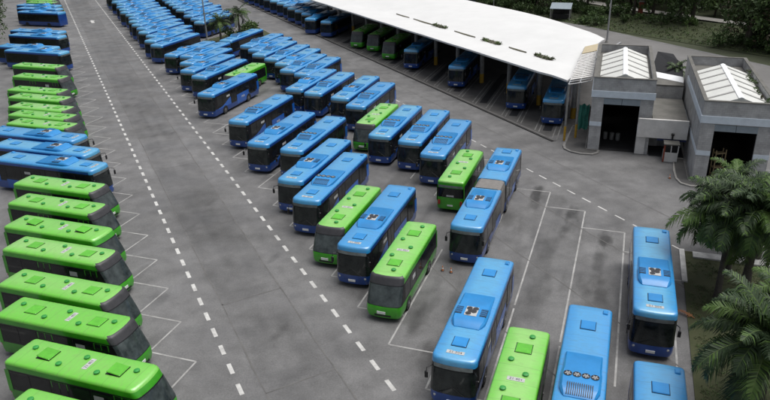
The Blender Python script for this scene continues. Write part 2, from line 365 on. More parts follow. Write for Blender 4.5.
for k, (nn_, aa_) in enumerate([(9.1, 98.1), (9.1, 94.2), (8.6, 90.6), (8.9, 87), (9.1, 83.3), (11.1, 83), (8.1, 77), (9.0, 102), (8.8, 106), (10.5, 60), (8.2, 56), (12.5, 47), (9.7, 37)]):
    oil(nn_, aa_, 0.9, 0.35, .22, 400 + k)
for nt_ in (7.8, 9.0, 10.2, 12.4, 14.6, 43.0, 45.2):
    wear *= 1 - 0.10 * np.exp(-((NN - nt_ + 0.5 * (fbm(AA * .2, NN * 0, 4.0, 71) - .5)) / .28) ** 2) * sm(fbm(NN * .3, AA * .25, 1.5, 73), .35, .7)
wear = np.clip(wear, 0.3, 1.4)
XY = NN[..., None] * np.array([NV.x, NV.y]) + AA[..., None] * np.array([AV.x, AV.y])
nr, nc_ = NN.shape
co = np.concatenate([XY.reshape(-1, 2), np.zeros((nr * nc_, 1))], 1)
idx = np.arange(nr * nc_).reshape(nr, nc_)
qd = np.stack([idx[:-1, :-1], idx[:-1, 1:], idx[1:, 1:], idx[1:, :-1]], -1).reshape(-1, 4)
me = bpy.data.meshes.new('asphalt_yard')
me.vertices.add(len(co)); me.vertices.foreach_set('co', co.astype(np.float32).ravel())
me.loops.add(qd.size); me.loops.foreach_set('vertex_index', qd.astype(np.int32).ravel())
me.polygons.add(len(qd)); me.polygons.foreach_set('loop_start', np.arange(0, qd.size, 4, dtype=np.int32))
me.update(calc_edges=True); me.validate()
at = me.attributes.new('wear', 'FLOAT', 'POINT'); at.data.foreach_set('value', wear.astype(np.float32).ravel())
me.materials.append(MT['asphalt'])
yard = bpy.data.objects.new('asphalt_yard', me); COL.objects.link(yard); tag(yard, kind='structure')

def sheet(name, polys, m, z, kind='structure'):
    b = MB()
    for pl in polys: b.add([(p_[0], p_[1], z) for p_ in pl], [tuple(range(len(pl)))])
    return tag(b.build(name, m), kind=kind)
sheet('terrain', [[(-3000, -2500), (3000, -2500), (3000, 4000), (-3000, 4000)]], MT['terrain'], -0.12)
def strip(p, q, wd):                      # thin painted strip between two ground points
    p, q = Vector(p[:2]), Vector(q[:2]); d = (q - p).normalized(); s = Vector((d.y, -d.x)) * wd / 2
    return [p + s, q + s, q - s, p - s]
# painted lines
pl = []
for nline in (5.92, 13.72):
    for k in range(-6, 100):
        a0 = 30.0 + 2.11 * k + (0.6 if nline > 6 else 0.0)
        pl.append(strip(LA(nline, a0), LA(nline, a0 + 1.05), 0.26))
for k in range(0, 60):
    a0 = 33.0 + 2.11 * k
    pl.append(strip(LA(40.88, a0), LA(40.88, a0 + 1.15), 0.14))
pl = [[Vector((v.x, v.y)) for v in q][::-1] for q in pl]
sheet('lane_dashes', pl, MT['paint'], 0.004)
RD = Vector((math.cos(HR), math.sin(HR))); LD = Vector((math.cos(HL), math.sin(HL)))
RP = Vector((math.cos(HR + math.pi / 2), math.sin(HR + math.pi / 2)))         # own-left of the right rows
LP = Vector((math.cos(HL - math.pi / 2), math.sin(HL - math.pi / 2)))
bl = []
for k in range(-3, 36):
    tip = LA(15.35, 32.6 + 4.8 * k).to_2d()
    bl.append(strip(tip, tip - RD * 13.2, 0.12)); bl.append(strip(tip, tip + RP * 3.35, 0.12))
    tip2 = LA(39.2, 46.83 + 4.8 * k - 4.7 * 3).to_2d()
    bl.append(strip(tip2, tip2 + RD * (20.3 if k < 4 else 14.0), 0.12)); bl.append(strip(tip2, tip2 - RP * 3.3, 0.12))
for k in range(-2, 36):
    tip = LA(4.22, 36.4 + 4.83 * k).to_2d()
    bl.append(strip(tip, tip - LD * 12.5, 0.12)); bl.append(strip(tip, tip + LP * 3.2, 0.12))
    t3 = LA(-8.5, 36.4 + 4.83 * k).to_2d(); bl.append(strip(t3, t3 - LD * 10.0, 0.12))
sheet('bay_lines', [q[::-1] for q in bl], MT['paint2'], 0.008)
# seams and cracks
sm_ = []
def wob(n0, a0, n1, a1, wd=0.09, amp=0.05, st=2.5):
    L_ = math.hypot(n1 - n0, a1 - a0); k = max(2, int(L_ / st)); pr = LA(n0, a0)
    for i in range(1, k + 1):
        f = i / k; q = LA(n0 + (n1 - n0) * f + random.uniform(-amp, amp), a0 + (a1 - a0) * f); sm_.append(strip(pr, q, wd * random.uniform(.7, 1.3))); pr = q
for nn_ in (7.15, 11.45): wob(nn_, 14, nn_, 235)
for nn_ in (29.6, 36.7, 22.6): wob(nn_, 18, nn_, 60, 0.10, 0.1)
for a0 in (23, 31.6, 42, 55, 71, 83, 99, 118, 140, 165): wob(7.15, a0, 11.45, a0 + .3, 0.07)
wob(44.6, 30, 44.6, 150, 0.07)
sheet('asphalt_seams', [q[::-1] for q in sm_], MT['seam'], 0.012)
# painted arrow on the far lane
ar = [LA(9.35, 176), LA(9.35, 179), LA(9.0, 179), LA(9.7, 180.6), LA(10.4, 179), LA(10.05, 179), LA(10.05, 176)]
sheet('lane_arrow', [[p_.to_2d() for p_ in ar]], MT['paint'], 0.004)

# depot floor, drain edge, pits, bay lines
DEP0, DEP1 = 62.2, 153.0
def slant(n, a): return LA(n, a + (n - 56.0) * 1.011)               # follow the slanted bays
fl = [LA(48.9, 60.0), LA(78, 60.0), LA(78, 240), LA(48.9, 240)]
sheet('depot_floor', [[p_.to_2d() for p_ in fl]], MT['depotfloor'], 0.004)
b = MB()
for (n0, n1, z1, mi) in ((48.25, 48.52, 0.10, 0), (48.52, 48.9, 0.05, 1)):
    rows = [[LA(n0, 58.5, 0.0), LA(n0, 58.5, z1), LA(n1, 58.5, z1), LA(n1, 58.5, 0.0)], [LA(n0, 240, 0.0), LA(n0, 240, z1), LA(n1, 240, z1), LA(n1, 240, 0.0)]]
    b.grid(rows, mi)
tag(b.build('kerb', [MT['darkkerb'], MT['seam']]), kind='structure')
pits = []; pw = []
for k in range(13):
    ac = 67.7 + 6.8 * k
    p0, p1 = slant(50.2, ac).to_2d(), slant(62.0, ac).to_2d(); pits.append(strip(p0, p1, 1.0)[::-1])
    for off in (-2.0, -1.25, 1.25, 2.0):
        pw.append(strip(slant(49.2, ac + off), slant(58.0, ac + off), 0.13)[::-1])
sheet('inspection_pits', pits, MT['tarp'], 0.008); sheet('depot_bay_lines', pw, MT['paint3'], 0.012)
# back road, verges and path
sheet('back_road', [[LA(84, 20).to_2d(), LA(99.0, 20).to_2d(), LA(99.0, 300).to_2d(), LA(84, 300).to_2d()][::1]], MT['roadback'], 0.006)
def terrain_strip(name, n0, n1, a0, a1, hf, m, st=2.0):
    b = MB(); N = int((n1 - n0) / st); A = int((a1 - a0) / st)
    rows = [[LA(n0 + (n1 - n0) * i / N, a0 + (a1 - a0) * j / A, hf(n0 + (n1 - n0) * i / N, a0 + (a1 - a0) * j / A)) for i in range(N + 1)] for j in range(A + 1)]
    b.grid(rows); return tag(b.build(name, m, smooth=60), kind='structure')
def edge_n(a): return 98.6 + max(0, (120 - a)) * 0.155
def vh(n, a):
    e = 98.6; t_ = min(1, max(0, (n - e) / 13)); return 0.03 + 1.3 * t_ * t_ * (3 - 2 * t_) + 0.10 * math.sin(n * 1.7 + a) * math.sin(a * .9) * t_
vb = MB()
rows = []
for j in range(121):
    a_ = 10 + j * 2.5; e = edge_n(a_); rows.append([LA(e + (x if x < 15 else x), a_, -0.05 if x == 0 else vh(98.6 + x, a_)) for x in (0, .4, 1.5, 3, 5, 7, 9, 11, 13, 15, 30, 80, 300)])
vb.grid(rows); tag(vb.build('verge', MT['verge'], smooth=60), kind='structure')
pb = MB()
rows = []
for j in range(121):
    a_ = 10 + j * 2.5; e = edge_n(a_); rows.append([LA(e + 15.5, a_, 1.55), LA(e + 19.0, a_, 1.55)])
pb.grid(rows); tag(pb.build('path', MT['concrete']), kind='structure')
terrain_strip('left_verge', -60, -11.2, 128, 300, lambda n, a: 0.06 + min(1.5, (-11.2 - n) * 0.08) + 0.05 * math.sin(a + n), MT['verge'], 3.0)

# ------------------------------------------------------------------ buses
def ring(z, w_, xf, xr, rc, bulge, rr=0.18, flatf=False, flatr=False, rb=0.05):
    """closed plan outline at height z: front from own right to own left, then the rear back to the right"""
    out = []
    def face(x0, sgn, r, bu):
        pts = []
        ys = [-w_ + r * (1 - math.cos(t)) for t in np.linspace(0, math.pi / 2, 5)] + list(np.linspace(-w_ + r, w_ - r, 5)[1:-1]) + [w_ - r * (1 - math.cos(t)) for t in np.linspace(math.pi / 2, 0, 5)]
        for y in ys:
            d = max(0.0, abs(y) - (w_ - r)); cut = r - math.sqrt(max(0.0, r * r - d * d))
            pts.append((x0 - sgn * (cut + bu * (y / w_) ** 2), y, z))
        return pts
    f = face(xf, 1, 0.02 if flatf else rc, 0 if flatf else bulge)
    r = face(xr, -1, 0.02 if flatr else rr, 0 if flatr else rb)
    return f + r[::-1]
NF = 13
def shell(parent, name, levels, L, mats, matf, rc, bulge, flatf=False, flatr=False):
    b = MB(); rows = []
    for (z, w_, xf, xr) in levels: rows.append(ring(z, w_, xf, -L + xr, rc, bulge, flatf=flatf, flatr=flatr))
    n = len(rows[0]); vs = [p for r in rows for p in r]; b.v = vs
    for k in range(len(rows) - 1):
        for i in range(n):
            j = (i + 1) % n
            b.f.append((k * n + i, k * n + j, k * n + n + j, k * n + n + i))
            reg = 'front' if i < NF - 1 else ('left' if i == NF - 1 else ('rear' if i < n - 1 else 'right'))
            b.m.append(matf(k, reg, i))
    b.f.append(tuple(range(n - 1, -1, -1))); b.m.append(0)
    b.f.append(tuple(range((len(rows) - 1) * n, len(rows) * n))); b.m.append(matf(len(rows) - 2, 'top', 0))
    return b.build(name, mats, parent, smooth=42)
def lev_at(levels, z):
    for p_, q in zip(levels, levels[1:]):
        if p_[0] <= z <= q[0]:
            t = (z - p_[0]) / (q[0] - p_[0]); return tuple(p_[i] + (q[i] - p_[i]) * t for i in range(4))
    return levels[-1]
def front_patch(parent, name, levels, L, m, z0, z1, i0, i1, rc, bulge, off=0.012, zs=4, rear=False):
    b = MB(); rows = []
    for z in np.linspace(z0, z1, zs):
        _, w_, xf, xr = lev_at(levels, z); r = ring(float(z), w_, xf, -L + xr, rc, bulge)
        seg = r[NF:][::-1] if rear else r[:NF]
        rows.append([(x + (-off if rear else off), y * (1 + off / w_), zz) for x, y, zz in seg[i0:i1 + 1]])
    b.grid(rows); return b.build(name, m, parent, smooth=60)
def side_panel(b, levels, s, x0, x1, z0, z1, off=0.008, zl=None, mi=0, th=0.0):
    w0 = lev_at(levels, z0)[1] + off; w1 = lev_at(levels, z1)[1] + off
    vs = [(x0, s * w0, z0), (x1, s * w0, z0), (x1, s * w1, z1), (x0, s * w1, z1)]
    b.add(vs, [(0, 1, 2, 3) if s < 0 else (3, 2, 1, 0)], mi); return b
def side_part(parent, name, m, levels, s, x0, x1, z0, z1, off=0.008):
    b = MB(); side_panel(b, levels, s, x0, x1, z0, z1, off); return b.build(name, m, parent)
def wheel(parent, x, s, w_, r=0.48):
    b = MB(); b.tube((x, s * (w_ - 0.26), r), (x, s * (w_ + 0.012), r), r, n=18)
    o = b.build('wheel', MT['rubber'], parent, smooth=40)
    c = MB(); c.tube((x, s * (w_ + 0.004), r), (x, s * (w_ + 0.028), r), r * 0.58, r * 0.5, n=14); c.tube((x, s * (w_ + 0.02), r), (x, s * (w_ + 0.06), r), r * 0.2, n=10)
    c.build('rim', MT['rim'], o, smooth=40); return o
def arch(b, levels, s, x, r, off, zc=0.48):
    pts = [(x + r * math.cos(t), s * (lev_at(levels, min(max(zc + r * math.sin(t), .33), 1.2))[1] + off), max(.33, zc + r * math.sin(t))) for t in np.linspace(-0.3, math.pi + 0.3, 14)]
    b.add(pts, [tuple(range(len(pts)))]); return b
def mirror(parent, x, s, w_, z, k=1.0):
    b = MB(); b.tube((x - 0.35, s * (w_ - 0.12), z + 0.35), (x + 0.02, s * (w_ + 0.12), z + 0.38), 0.025); b.tube((x + 0.02, s * (w_ + 0.12), z + 0.38), (x + 0.04, s * (w_ + 0.15), z + 0.1), 0.02)
    b.box(x - 0.02, x + 0.09, s * (w_ + 0.15) - 0.09 * k, s * (w_ + 0.15) + 0.09 * k, z - 0.28 * k, z + 0.14, ch=0.025)
    b.build('mirror', MT['black'], parent)
def hatch(parent, x, y, m, lx=0.85, ly=0.8, z=3.2, h=0.07, tilt=0.0, mats=None):
    M = Matrix.Translation((x, y, z)) @ Matrix.Rotation(tilt, 4, 'Y')
    b = MB(); b.box(-lx / 2, lx / 2, -ly / 2, ly / 2, -0.02 + (0.0 if not tilt else 0.08), h + (0.0 if not tilt else 0.08), M=M, ch=0.03)
    o = b.build('roof_hatch', m, parent)
    r = MB()
    r.box(-lx / 2 - .03, lx / 2 + .03, -ly / 2 - .03, ly / 2 + .03, -0.03, 0.018 if not tilt else 0.03, M=Matrix.Translation((x, y, z)))
    r.build('hatch_frame', MT['black'], o)
def ac_unit(parent, kind, x0, z=3.2):
    # unit lies from x0 (front wedge) back to x0-3.7
    secs = [(x0, .03, .72), (x0 - .22, .17, .86), (x0 - .55, .27, .98), (x0 - 1.2, .30, 1.0), (x0 - 1.85, .29, 1.0), (x0 - 2.1, .20, .97), (x0 - 3.5, .13, .95), (x0 - 3.7, .02, .93)]
    b = MB(); rows = []
    for x, h, w_ in secs:
        ww = w_ - min(.12, h * .6)
        rows.append([(x, -w_, z - .06), (x, -w_ + .01, z + h * .55), (x, -ww, z + h), (x, -ww * .4, z + h + .012), (x, ww * .4, z + h + .012), (x, ww, z + h), (x, w_ - .01, z + h * .55), (x, w_, z - .06)])
    b.grid(rows); b.add(rows[0], [tuple(range(8))]); b.add(rows[-1], [tuple(range(7, -1, -1))])
    o = b.build('air_conditioner', MT['azure2'], parent, smooth=28)
    zt = z + .305
    if kind == 1:
        for s in (-1, 1):
            g = MB(); g.box(x0 - 1.72, x0 - .95, s * .72 - .19, s * .72 + .19, zt - .05, zt + .012)
            for i in range(6): g.box(x0 - 1.70 + i * .125, x0 - 1.66 + i * .125, s * .72 - .185, s * .72 + .185, zt + .01, zt + .03, 1)
            g.build('grille', [MT['grille'], MT['azure2']], o)
        c = MB(); c.box(x0 - 1.8, x0 - .85, -.36, .36, zt - .05, zt + .022, ch=.01); c.build('fan_panel', MT['paper'], o)
        for (fx, fy) in ((-1.58, -.16), (-1.3, .14), (-1.05, -.14), (-1.36, -.06), (-1.6, .2)):
            f = MB(); f.lathe([(.0, 0), (.15, 0), (.17, .02), (.15, .035), (.05, .03), (0.04, .045)], 12, (x0 + fx, fy, zt + .022)); f.build('fan', MT['ink'], o, smooth=40)
    else:
        for fy in (-.66, -.22, .22, .66):
            f = MB(); f.lathe([(.21, 0), (.21, .04), (.185, .045), (.17, .015)], 14, (x0 - 1.45, fy, zt - .005)); ro = f.build('fan', MT['grille'], o, smooth=40)
            q = MB()
            for i in range(5):
                t = i * 2 * math.pi / 5; q.box(-.0, .155, -.035, .035, .03, .036, M=Matrix.Translation((x0 - 1.45, fy, zt - .005)) @ Matrix.Rotation(t, 4, 'Z'))
            q.build('fan_blades', MT['steel'], ro)
        g = MB()
        for i in range(13):
            y = -.6 + i * .1; g.box(-.36, .36, y - .022, y + .022, -.01, .025, M=Matrix.Translation((x0 - .42, 0, z + .225)) @ Matrix.Rotation(.33, 4, 'Y'))
        g.build('grille', MT['grille'], o)
    return o
TEXTM = lambda x, y, z, flip=1: Matrix.Translation((x, y, z)) @ Matrix.Rotation(math.pi / 2, 4, 'Z')
BLV = [(.32, 1.22, -.04, .03), (.55, 1.27, 0, 0), (1.0, 1.275, -.02, 0), (1.12, 1.272, -.03, 0), (2.74, 1.25, -.16, .03), (2.98, 1.245, -.20, .04), (3.07, 1.225, -.23, .06), (3.13, 1.18, -.28, .10), (3.165, 1.10, -.36, .18), (3.205, .5, -1.0, .8)]
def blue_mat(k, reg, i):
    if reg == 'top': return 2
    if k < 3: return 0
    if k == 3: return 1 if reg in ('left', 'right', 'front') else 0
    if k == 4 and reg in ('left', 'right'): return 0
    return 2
def cab_front(root, LV, L, rc, bu, green=False):
    front_patch(root, 'windscreen', LV, L, MT['glassw'], 1.0 if not green else 1.05, 2.5 if not green else 2.42, 1, NF - 2, rc, bu, zs=5)
def make_blue(ac=1, far=False, L=12.0, sign_lit=True):
    root = empty('city_bus')
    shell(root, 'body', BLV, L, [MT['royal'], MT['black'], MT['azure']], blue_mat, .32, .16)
    rc, bu = .32, .16
    front_patch(root, 'windscreen', BLV, L, MT['glassb'], 1.02, 2.5, 1, NF - 2, rc, bu, zs=5)
    front_patch(root, 'destination_display', BLV, L, MT['sign'], 2.56, 2.80, 3, NF - 4, rc, bu, off=.016)
    ac_unit(root, ac, -3.25)
    for x in (-1.85, -9.75): hatch(root, x, 0, MT['azure2'])
    c = MB(); c.box(-11.55, -11.2, .72, 1.0, 3.1, 3.26, ch=.03); c.build('roof_vent', MT['azure2'], root)
    for s in (-1, 1):
        if far:
            side_part(root, 'window', MT['glasss'], BLV, s, -11.4, -.9, 1.4, 2.6); continue
        xs = [(-1.0, -2.2), (-2.3, -4.2), (-5.95, -7.4), (-7.5, -9.2)] if s > 0 else [(-2.45, -4.2), (-4.3, -5.6), (-7.0, -8.6), (-8.7, -10.4), (-10.5, -11.6)]
        for x1, x0 in xs: side_part(root, 'window', MT['glasss'], BLV, s, x0, x1, 1.38 if x1 > -5 or s < 0 else 1.78, 2.62)
        drs = [(-4.35, -5.75), (-9.4, -10.9)] if s > 0 else [(-1.0, -2.25), (-5.7, -6.85)]
        for x1, x0 in drs:
            zb = .95 if s > 0 else .42
            d = MB(); side_panel(d, BLV, s, x0, x1, zb, 2.7, .012); do = d.build('door', MT['black'], root)
            for h in (0, 1):
                e = MB(); m_ = (x0 + x1) / 2; side_panel(e, BLV, s, (x0 + .08 if h == 0 else m_ + .05), (m_ - .05 if h == 0 else x1 - .08), zb + .12, 2.6, .018); e.build('door_pane', MT['glasss'], do)
        if s > 0:
            pn = MB(); side_panel(pn, BLV, s, -9.15, -5.85, .5, 1.0, .012); side_panel(pn, BLV, s, -9.0, -5.85, 1.0, 1.70, .012); po = pn.build('side_panel', MT['royal2'], root)
            wv = MB(); ww = 1.275 + .012
            cv = [(-1.2, 1.12), (-2.0, 1.18), (-2.9, 1.42), (-3.6, 1.72), (-4.3, 1.9)]
            wv.add([(x, ww, .98) for x, _ in cv] + [(x, lev_at(BLV, z_)[1] + .012, z_) for x, z_ in cv[::-1]], [tuple(range(10))]); wv.build('side_wave', MT['royal2'], root)
            text_mesh('mio', .55, 'lettering', MT['white'], po, Matrix.Translation((-7.4, 1.30, 1.22)) @ Matrix.Rotation(math.pi, 4, 'Z') @ Matrix.Rotation(math.pi / 2, 4, 'X'))
        else:
            pn = MB(); side_panel(pn, BLV, s, -10.6, -7.0, .5, 1.3, .012); pn.build('side_panel', MT['royal2'], root)
        nb = MB(); side_panel(nb, BLV, s, -4.1 if s > 0 else -8.2, -3.3 if s > 0 else -7.5, 2.05, 2.3, .02); nb.build('window_notice', MT['paper'], root)
        a_ = MB(); arch(a_, BLV, s, -2.75, .62, .016); arch(a_, BLV, s, -8.85, .62, .016); a_.build('wheel_arch', MT['black'], root)
        rq = MB(); side_panel(rq, BLV, s, -11.93, -11.35, 1.0, 2.2, .012); rq.build('rear_pillar', MT['royal2'], root)
        mirror(root, .0, s, 1.24, 2.2)
        hb = MB(); hb.lathe([(.001, .06), (.09, .05), (.13, 0)], 10); hv = [Matrix.Translation((-.03 - .16 * .55 - .03, s * .93, .78)) @ Matrix.Rotation(math.pi / 2, 4, 'Y') @ Vector(v) for v in hb.v]; hb.v = hv; hb.build('headlight', MT['lamp'], root, smooth=50)
        tl = MB(); tl.box(-L - .03, -L + .03, s * 1.05 - .1, s * 1.05 + .1, .8, 1.35); tl.build('tail_light', MT['redlens'], root)
    if not far:
        for x in (-2.75, -8.85):
            for s in (-1, 1): wheel(root, x, s, 1.275)
        lp = MB(); lp.box(-.03, .035, -.26, .26, .52, .68); lp.build('licence_plate', MT['white'], root)
        lb = MB(); lb.box(-1.02, -.74, -.52, .46, 3.15, 3.203); lo = lb.build('number_plate', MT['paper'], root)
        text_mesh('21 204', .26, 'digits', MT['ink'], lo, TEXTM(-.88, -.03, 3.206))
        wp = MB()
        for y0, y1 in ((-.75, .1), (.75, -.05)): wp.tube((.0, y0, 1.05), (-.06, y1, 1.55), .014, n=5)
        wp.build('wiper', MT['black'], root)
        front_patch(root, 'rear_window', BLV, L, MT['glasss'], 1.7, 2.65, 2, NF - 3, rc, .05, rear=True)
    else:
        for x in (-2.75, -8.85):
            for s in (-1, 1):
                bb = MB(); bb.tube((x, s * 1.0, .48), (x, s * 1.287, .48), .48, n=12); bb.build('wheel', MT['rubber'], root)
    return root
GLV = [(.32, 1.14, -.06, .03), (.6, 1.195, 0, 0), (1.0, 1.2, -.02, 0), (1.14, 1.2, -.06, 0), (2.46, 1.175, -.66, .03), (2.78, 1.17, -.82, .04), (2.86, 1.15, -.87, .06), (2.92, 1.10, -.94, .12), (2.95, 1.02, -1.03, .2), (2.985, .45, -1.5, .8)]
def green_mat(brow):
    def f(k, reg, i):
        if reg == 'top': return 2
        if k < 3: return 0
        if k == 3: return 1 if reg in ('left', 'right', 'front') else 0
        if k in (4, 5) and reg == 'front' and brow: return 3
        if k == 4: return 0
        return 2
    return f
def make_green(brow=True, far=False, openh=False, L=9.5, rear_detail=True):
    root = empty('city_bus'); rc, bu = .26, .16
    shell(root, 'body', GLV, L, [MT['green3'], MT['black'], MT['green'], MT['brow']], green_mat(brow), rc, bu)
    front_patch(root, 'windscreen', GLV, L, MT['glassw'], 1.18, 2.40, 1, NF - 2, rc, bu, zs=5)
    if brow:
        b = MB()
        rows = [[(x + .010, y, z + .010) for x, y, z in ring(z0, w_, xf, -L, rc, bu)[1:NF - 1]] for (z0, w_, xf) in ((2.44, 1.175, -.65), (2.78, 1.17, -.82), (2.86, 1.15, -.87), (2.92, 1.10, -.94), (2.945, 1.04, -1.01))]
        b.grid(rows); b.build('front_panel', MT['brow'], root, smooth=30)
    for x, t in ((-7.35, .12 if openh else 0), (-2.75, .12 if openh else 0)): hatch(root, x, 0, MT['green2'], .85, .85, 2.985, .06, tilt=t)
    for (x, y) in ((-8.5, .3), (-6.2, -.5), (-5.1, .42), (-3.7, -.5), (-1.75, .25)):
        v = MB(); v.lathe([(.13, -.02), (.13, .05), (.17, .06), (.16, .10), (.09, .13), (.02, .135)], 12, (x, y, 2.98)); v.build('roof_vent', MT['greenv'], root, smooth=50)
    lb = MB(); lb.box(-4.78, -4.48, -.45, .45, 2.95, 2.998); lo = lb.build('number_plate', MT['paper'], root)
    for s in (-1, 1):
        if far:
            side_part(root, 'window', MT['glasss'], GLV, s, -9.0, -1.3, 1.3, 2.35)
            continue
        xs = [(-1.25, -2.3), (-2.4, -3.7), (-3.8, -5.1), (-5.2, -6.5), (-6.6, -7.9), (-8.0, -9.1)] if s > 0 else [(-2.35, -3.7), (-3.8, -5.1), (-6.4, -7.7), (-7.8, -9.1)]
        for x1, x0 in xs: side_part(root, 'window', MT['glasss'], GLV, s, x0, x1, 1.27, 2.36)
        if s < 0:
            for x1, x0 in ((-1.2, -2.25), (-5.2, -6.3)):
                d = MB(); side_panel(d, GLV, s, x0, x1, .42, 2.40, .012); do = d.build('door', MT['green3'], root)
                for h in (0, 1):
                    e = MB(); m_ = (x0 + x1) / 2; side_panel(e, GLV, s, (x0 + .07 if h == 0 else m_ + .03), (m_ - .03 if h == 0 else x1 - .07), .55, 2.38, .018); e.build('door_pane', MT['glasss'], do)
        else:
            sq = MB(); ww = 1.2 + .014
            for i in range(9):
                x = -3.0 - i * .5; sq.add([(x, ww, .62 + .1 * math.sin(i)), (x - .32, ww, .70 + .1 * math.cos(i * 1.7)), (x - .32, ww, .74 + .1 * math.cos(i * 1.7)), (x, ww, .67 + .1 * math.sin(i))], [(0, 1, 2, 3)])
            sq.build('side_stripe', MT['paper'], root)
        nb = MB(); side_panel(nb, GLV, s, -3.55, -2.9, 1.75, 2.1, .02); nb.build('window_notice', MT['paper'], root)
        a_ = MB(); arch(a_, GLV, s, -2.0, .55, .016, .44); arch(a_, GLV, s, -7.1, .55, .016, .44); a_.build('wheel_arch', MT['black'], root)
        rq = MB(); side_panel(rq, GLV, s, -9.44, -9.15, 1.02, 2.46, .012); rq.build('rear_pillar', MT['green3'], root)
        hb = MB(); hb.lathe([(.001, .07), (.10, .055), (.15, 0)], 10); hb.v = [Matrix.Translation((-.30 * .62 - .07, s * .88, .82)) @ Matrix.Rotation(math.pi / 2, 4, 'Y') @ Vector(v) for v in hb.v]; hb.build('headlight', MT['lamp'], root, smooth=50)
        tl = MB(); tl.box(-L - .03, -L + .03, s * .98 - .1, s * .98 + .1, .75, 1.15); tl.build('tail_light', MT['redlens'], root)
    if not far:
        text_mesh('21 401', .25, 'digits', MT['ink'], lo, TEXTM(-4.63, 0, 3.001))
        for x in (-2.0, -7.1):
            for s in (-1, 1): wheel(root, x, s, 1.195, .44)
        lp = MB(); lp.box(-.10, .02, -.38, .2, .62, .80); lp.build('licence_plate', MT['white'], root)
        gr = MB(); gr.box(-.06, .008, -.55, .55, .45, .56); gr.build('front_grille', MT['black'], root)
        front_patch(root, 'rear_window', GLV, L, MT['glasss'], 1.45, 2.3, 2, NF - 3, rc, .05, rear=True)
        front_patch(root, 'rear_display', GLV, L, MT['sign'], 2.36, 2.56, 3, NF - 4, rc, .05, rear=True, off=.02)
        rp = MB(); rp.box(-L - .02, -L + .03, -.25, .25, .62, .76); rp.build('rear_plate', MT['white'], root)
        rn = MB(); rn.box(-L - .02, -L + .02, -.32, .32, 1.52, 1.66); rn.build('rear_notice', MT['paper'], root)
    else:
        for x in (-2.0, -7.1):
            for s in (-1, 1):
                bb = MB(); bb.tube((x, s * .95, .44), (x, s * 1.21, .44), .44, n=12); bb.build('wheel', MT['rubber'], root)
    return root
def make_artic():
    root = empty('articulated_bus'); rc, bu = .32, .16; L1 = 7.9
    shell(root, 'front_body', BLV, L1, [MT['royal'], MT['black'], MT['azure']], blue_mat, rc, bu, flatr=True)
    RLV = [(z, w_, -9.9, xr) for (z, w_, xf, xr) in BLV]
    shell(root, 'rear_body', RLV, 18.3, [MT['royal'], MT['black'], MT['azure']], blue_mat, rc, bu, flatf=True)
    be = MB(); rows = []
    for i in range(21):
        x = -7.88 - i * (2.04 / 20); k = 1.0 if i % 2 else .955
        rows.append([(x, -1.20 * k, .45), (x, -1.22 * k, 1.2), (x, -1.2 * k, 2.7), (x, -1.1 * k, 2.95 + .1 * k), (x, -.9 * k, 3.05 + .1 * k), (x, .9 * k, 3.05 + .1 * k), (x, 1.1 * k, 2.95 + .1 * k), (x, 1.2 * k, 2.7), (x, 1.22 * k, 1.2), (x, 1.2 * k, .45)])
    be.grid(rows); be.build('bellows', MT['bellows'], root)
    front_patch(root, 'windscreen', BLV, L1, MT['glassb'], 1.02, 2.5, 1, NF - 2, rc, bu, zs=5)
    front_patch(root, 'destination_display', BLV, L1, MT['sign'], 2.56, 2.80, 3, NF - 4, rc, bu, off=.016)
    ac_unit(root, 1, -3.6); ac_unit(root, 1, -11.9)
    for x in (-1.8, -17.0): hatch(root, x, 0, MT['azure2'])
    c = MB(); c.box(-17.9, -17.5, .72, 1.0, 3.1, 3.26, ch=.03); c.build('roof_vent', MT['azure2'], root)
    for s in (-1, 1):
        for x1, x0 in ((-1.0, -2.2), (-2.3, -4.1), (-5.6, -7.6), (-10.2, -11.6), (-13.2, -15.0), (-15.1, -17.2)): side_part(root, 'window', MT['glasss'], BLV, s, x0, x1, 1.38, 2.62)
        for x1, x0 in ((-4.2, -5.5), (-11.7, -13.1)):
            d = MB(); side_panel(d, BLV, s, x0, x1, .95, 2.7, .012); do = d.build('door', MT['black'], root)
            for h in (0, 1):
                e = MB(); m_ = (x0 + x1) / 2; side_panel(e, BLV, s, (x0 + .08 if h == 0 else m_ + .05), (m_ - .05 if h == 0 else x1 - .08), 1.07, 2.6, .018); e.build('door_pane', MT['glasss'], do)
        for x1, x0 in ((-5.6, -7.3), (-13.2, -14.6)):
            pn = MB(); side_panel(pn, BLV, s, x0, x1, .5, 1.3, .014); pn.build('side_panel', MT['royal2'], root)
        a_ = MB()
        for x in (-2.7, -7.0 - 3.6 + .0, -15.6): arch(a_, BLV, s, x, .62, .018)
        a_.build('wheel_arch', MT['black'], root)
        for x in (-2.7, -10.6, -15.6): wheel(root, x, s, 1.275)
        mirror(root, .0, s, 1.24, 2.2)
        hb = MB(); hb.lathe([(.001, .06), (.09, .05), (.13, 0)], 10); hb.v = [Matrix.Translation((-.15, s * .93, .78)) @ Matrix.Rotation(math.pi / 2, 4, 'Y') @ Vector(v) for v in hb.v]; hb.build('headlight', MT['lamp'], root, smooth=50)
    lp = MB(); lp.box(-.03, .035, -.26, .26, .52, .68); lp.build('licence_plate', MT['white'], root)
    return root

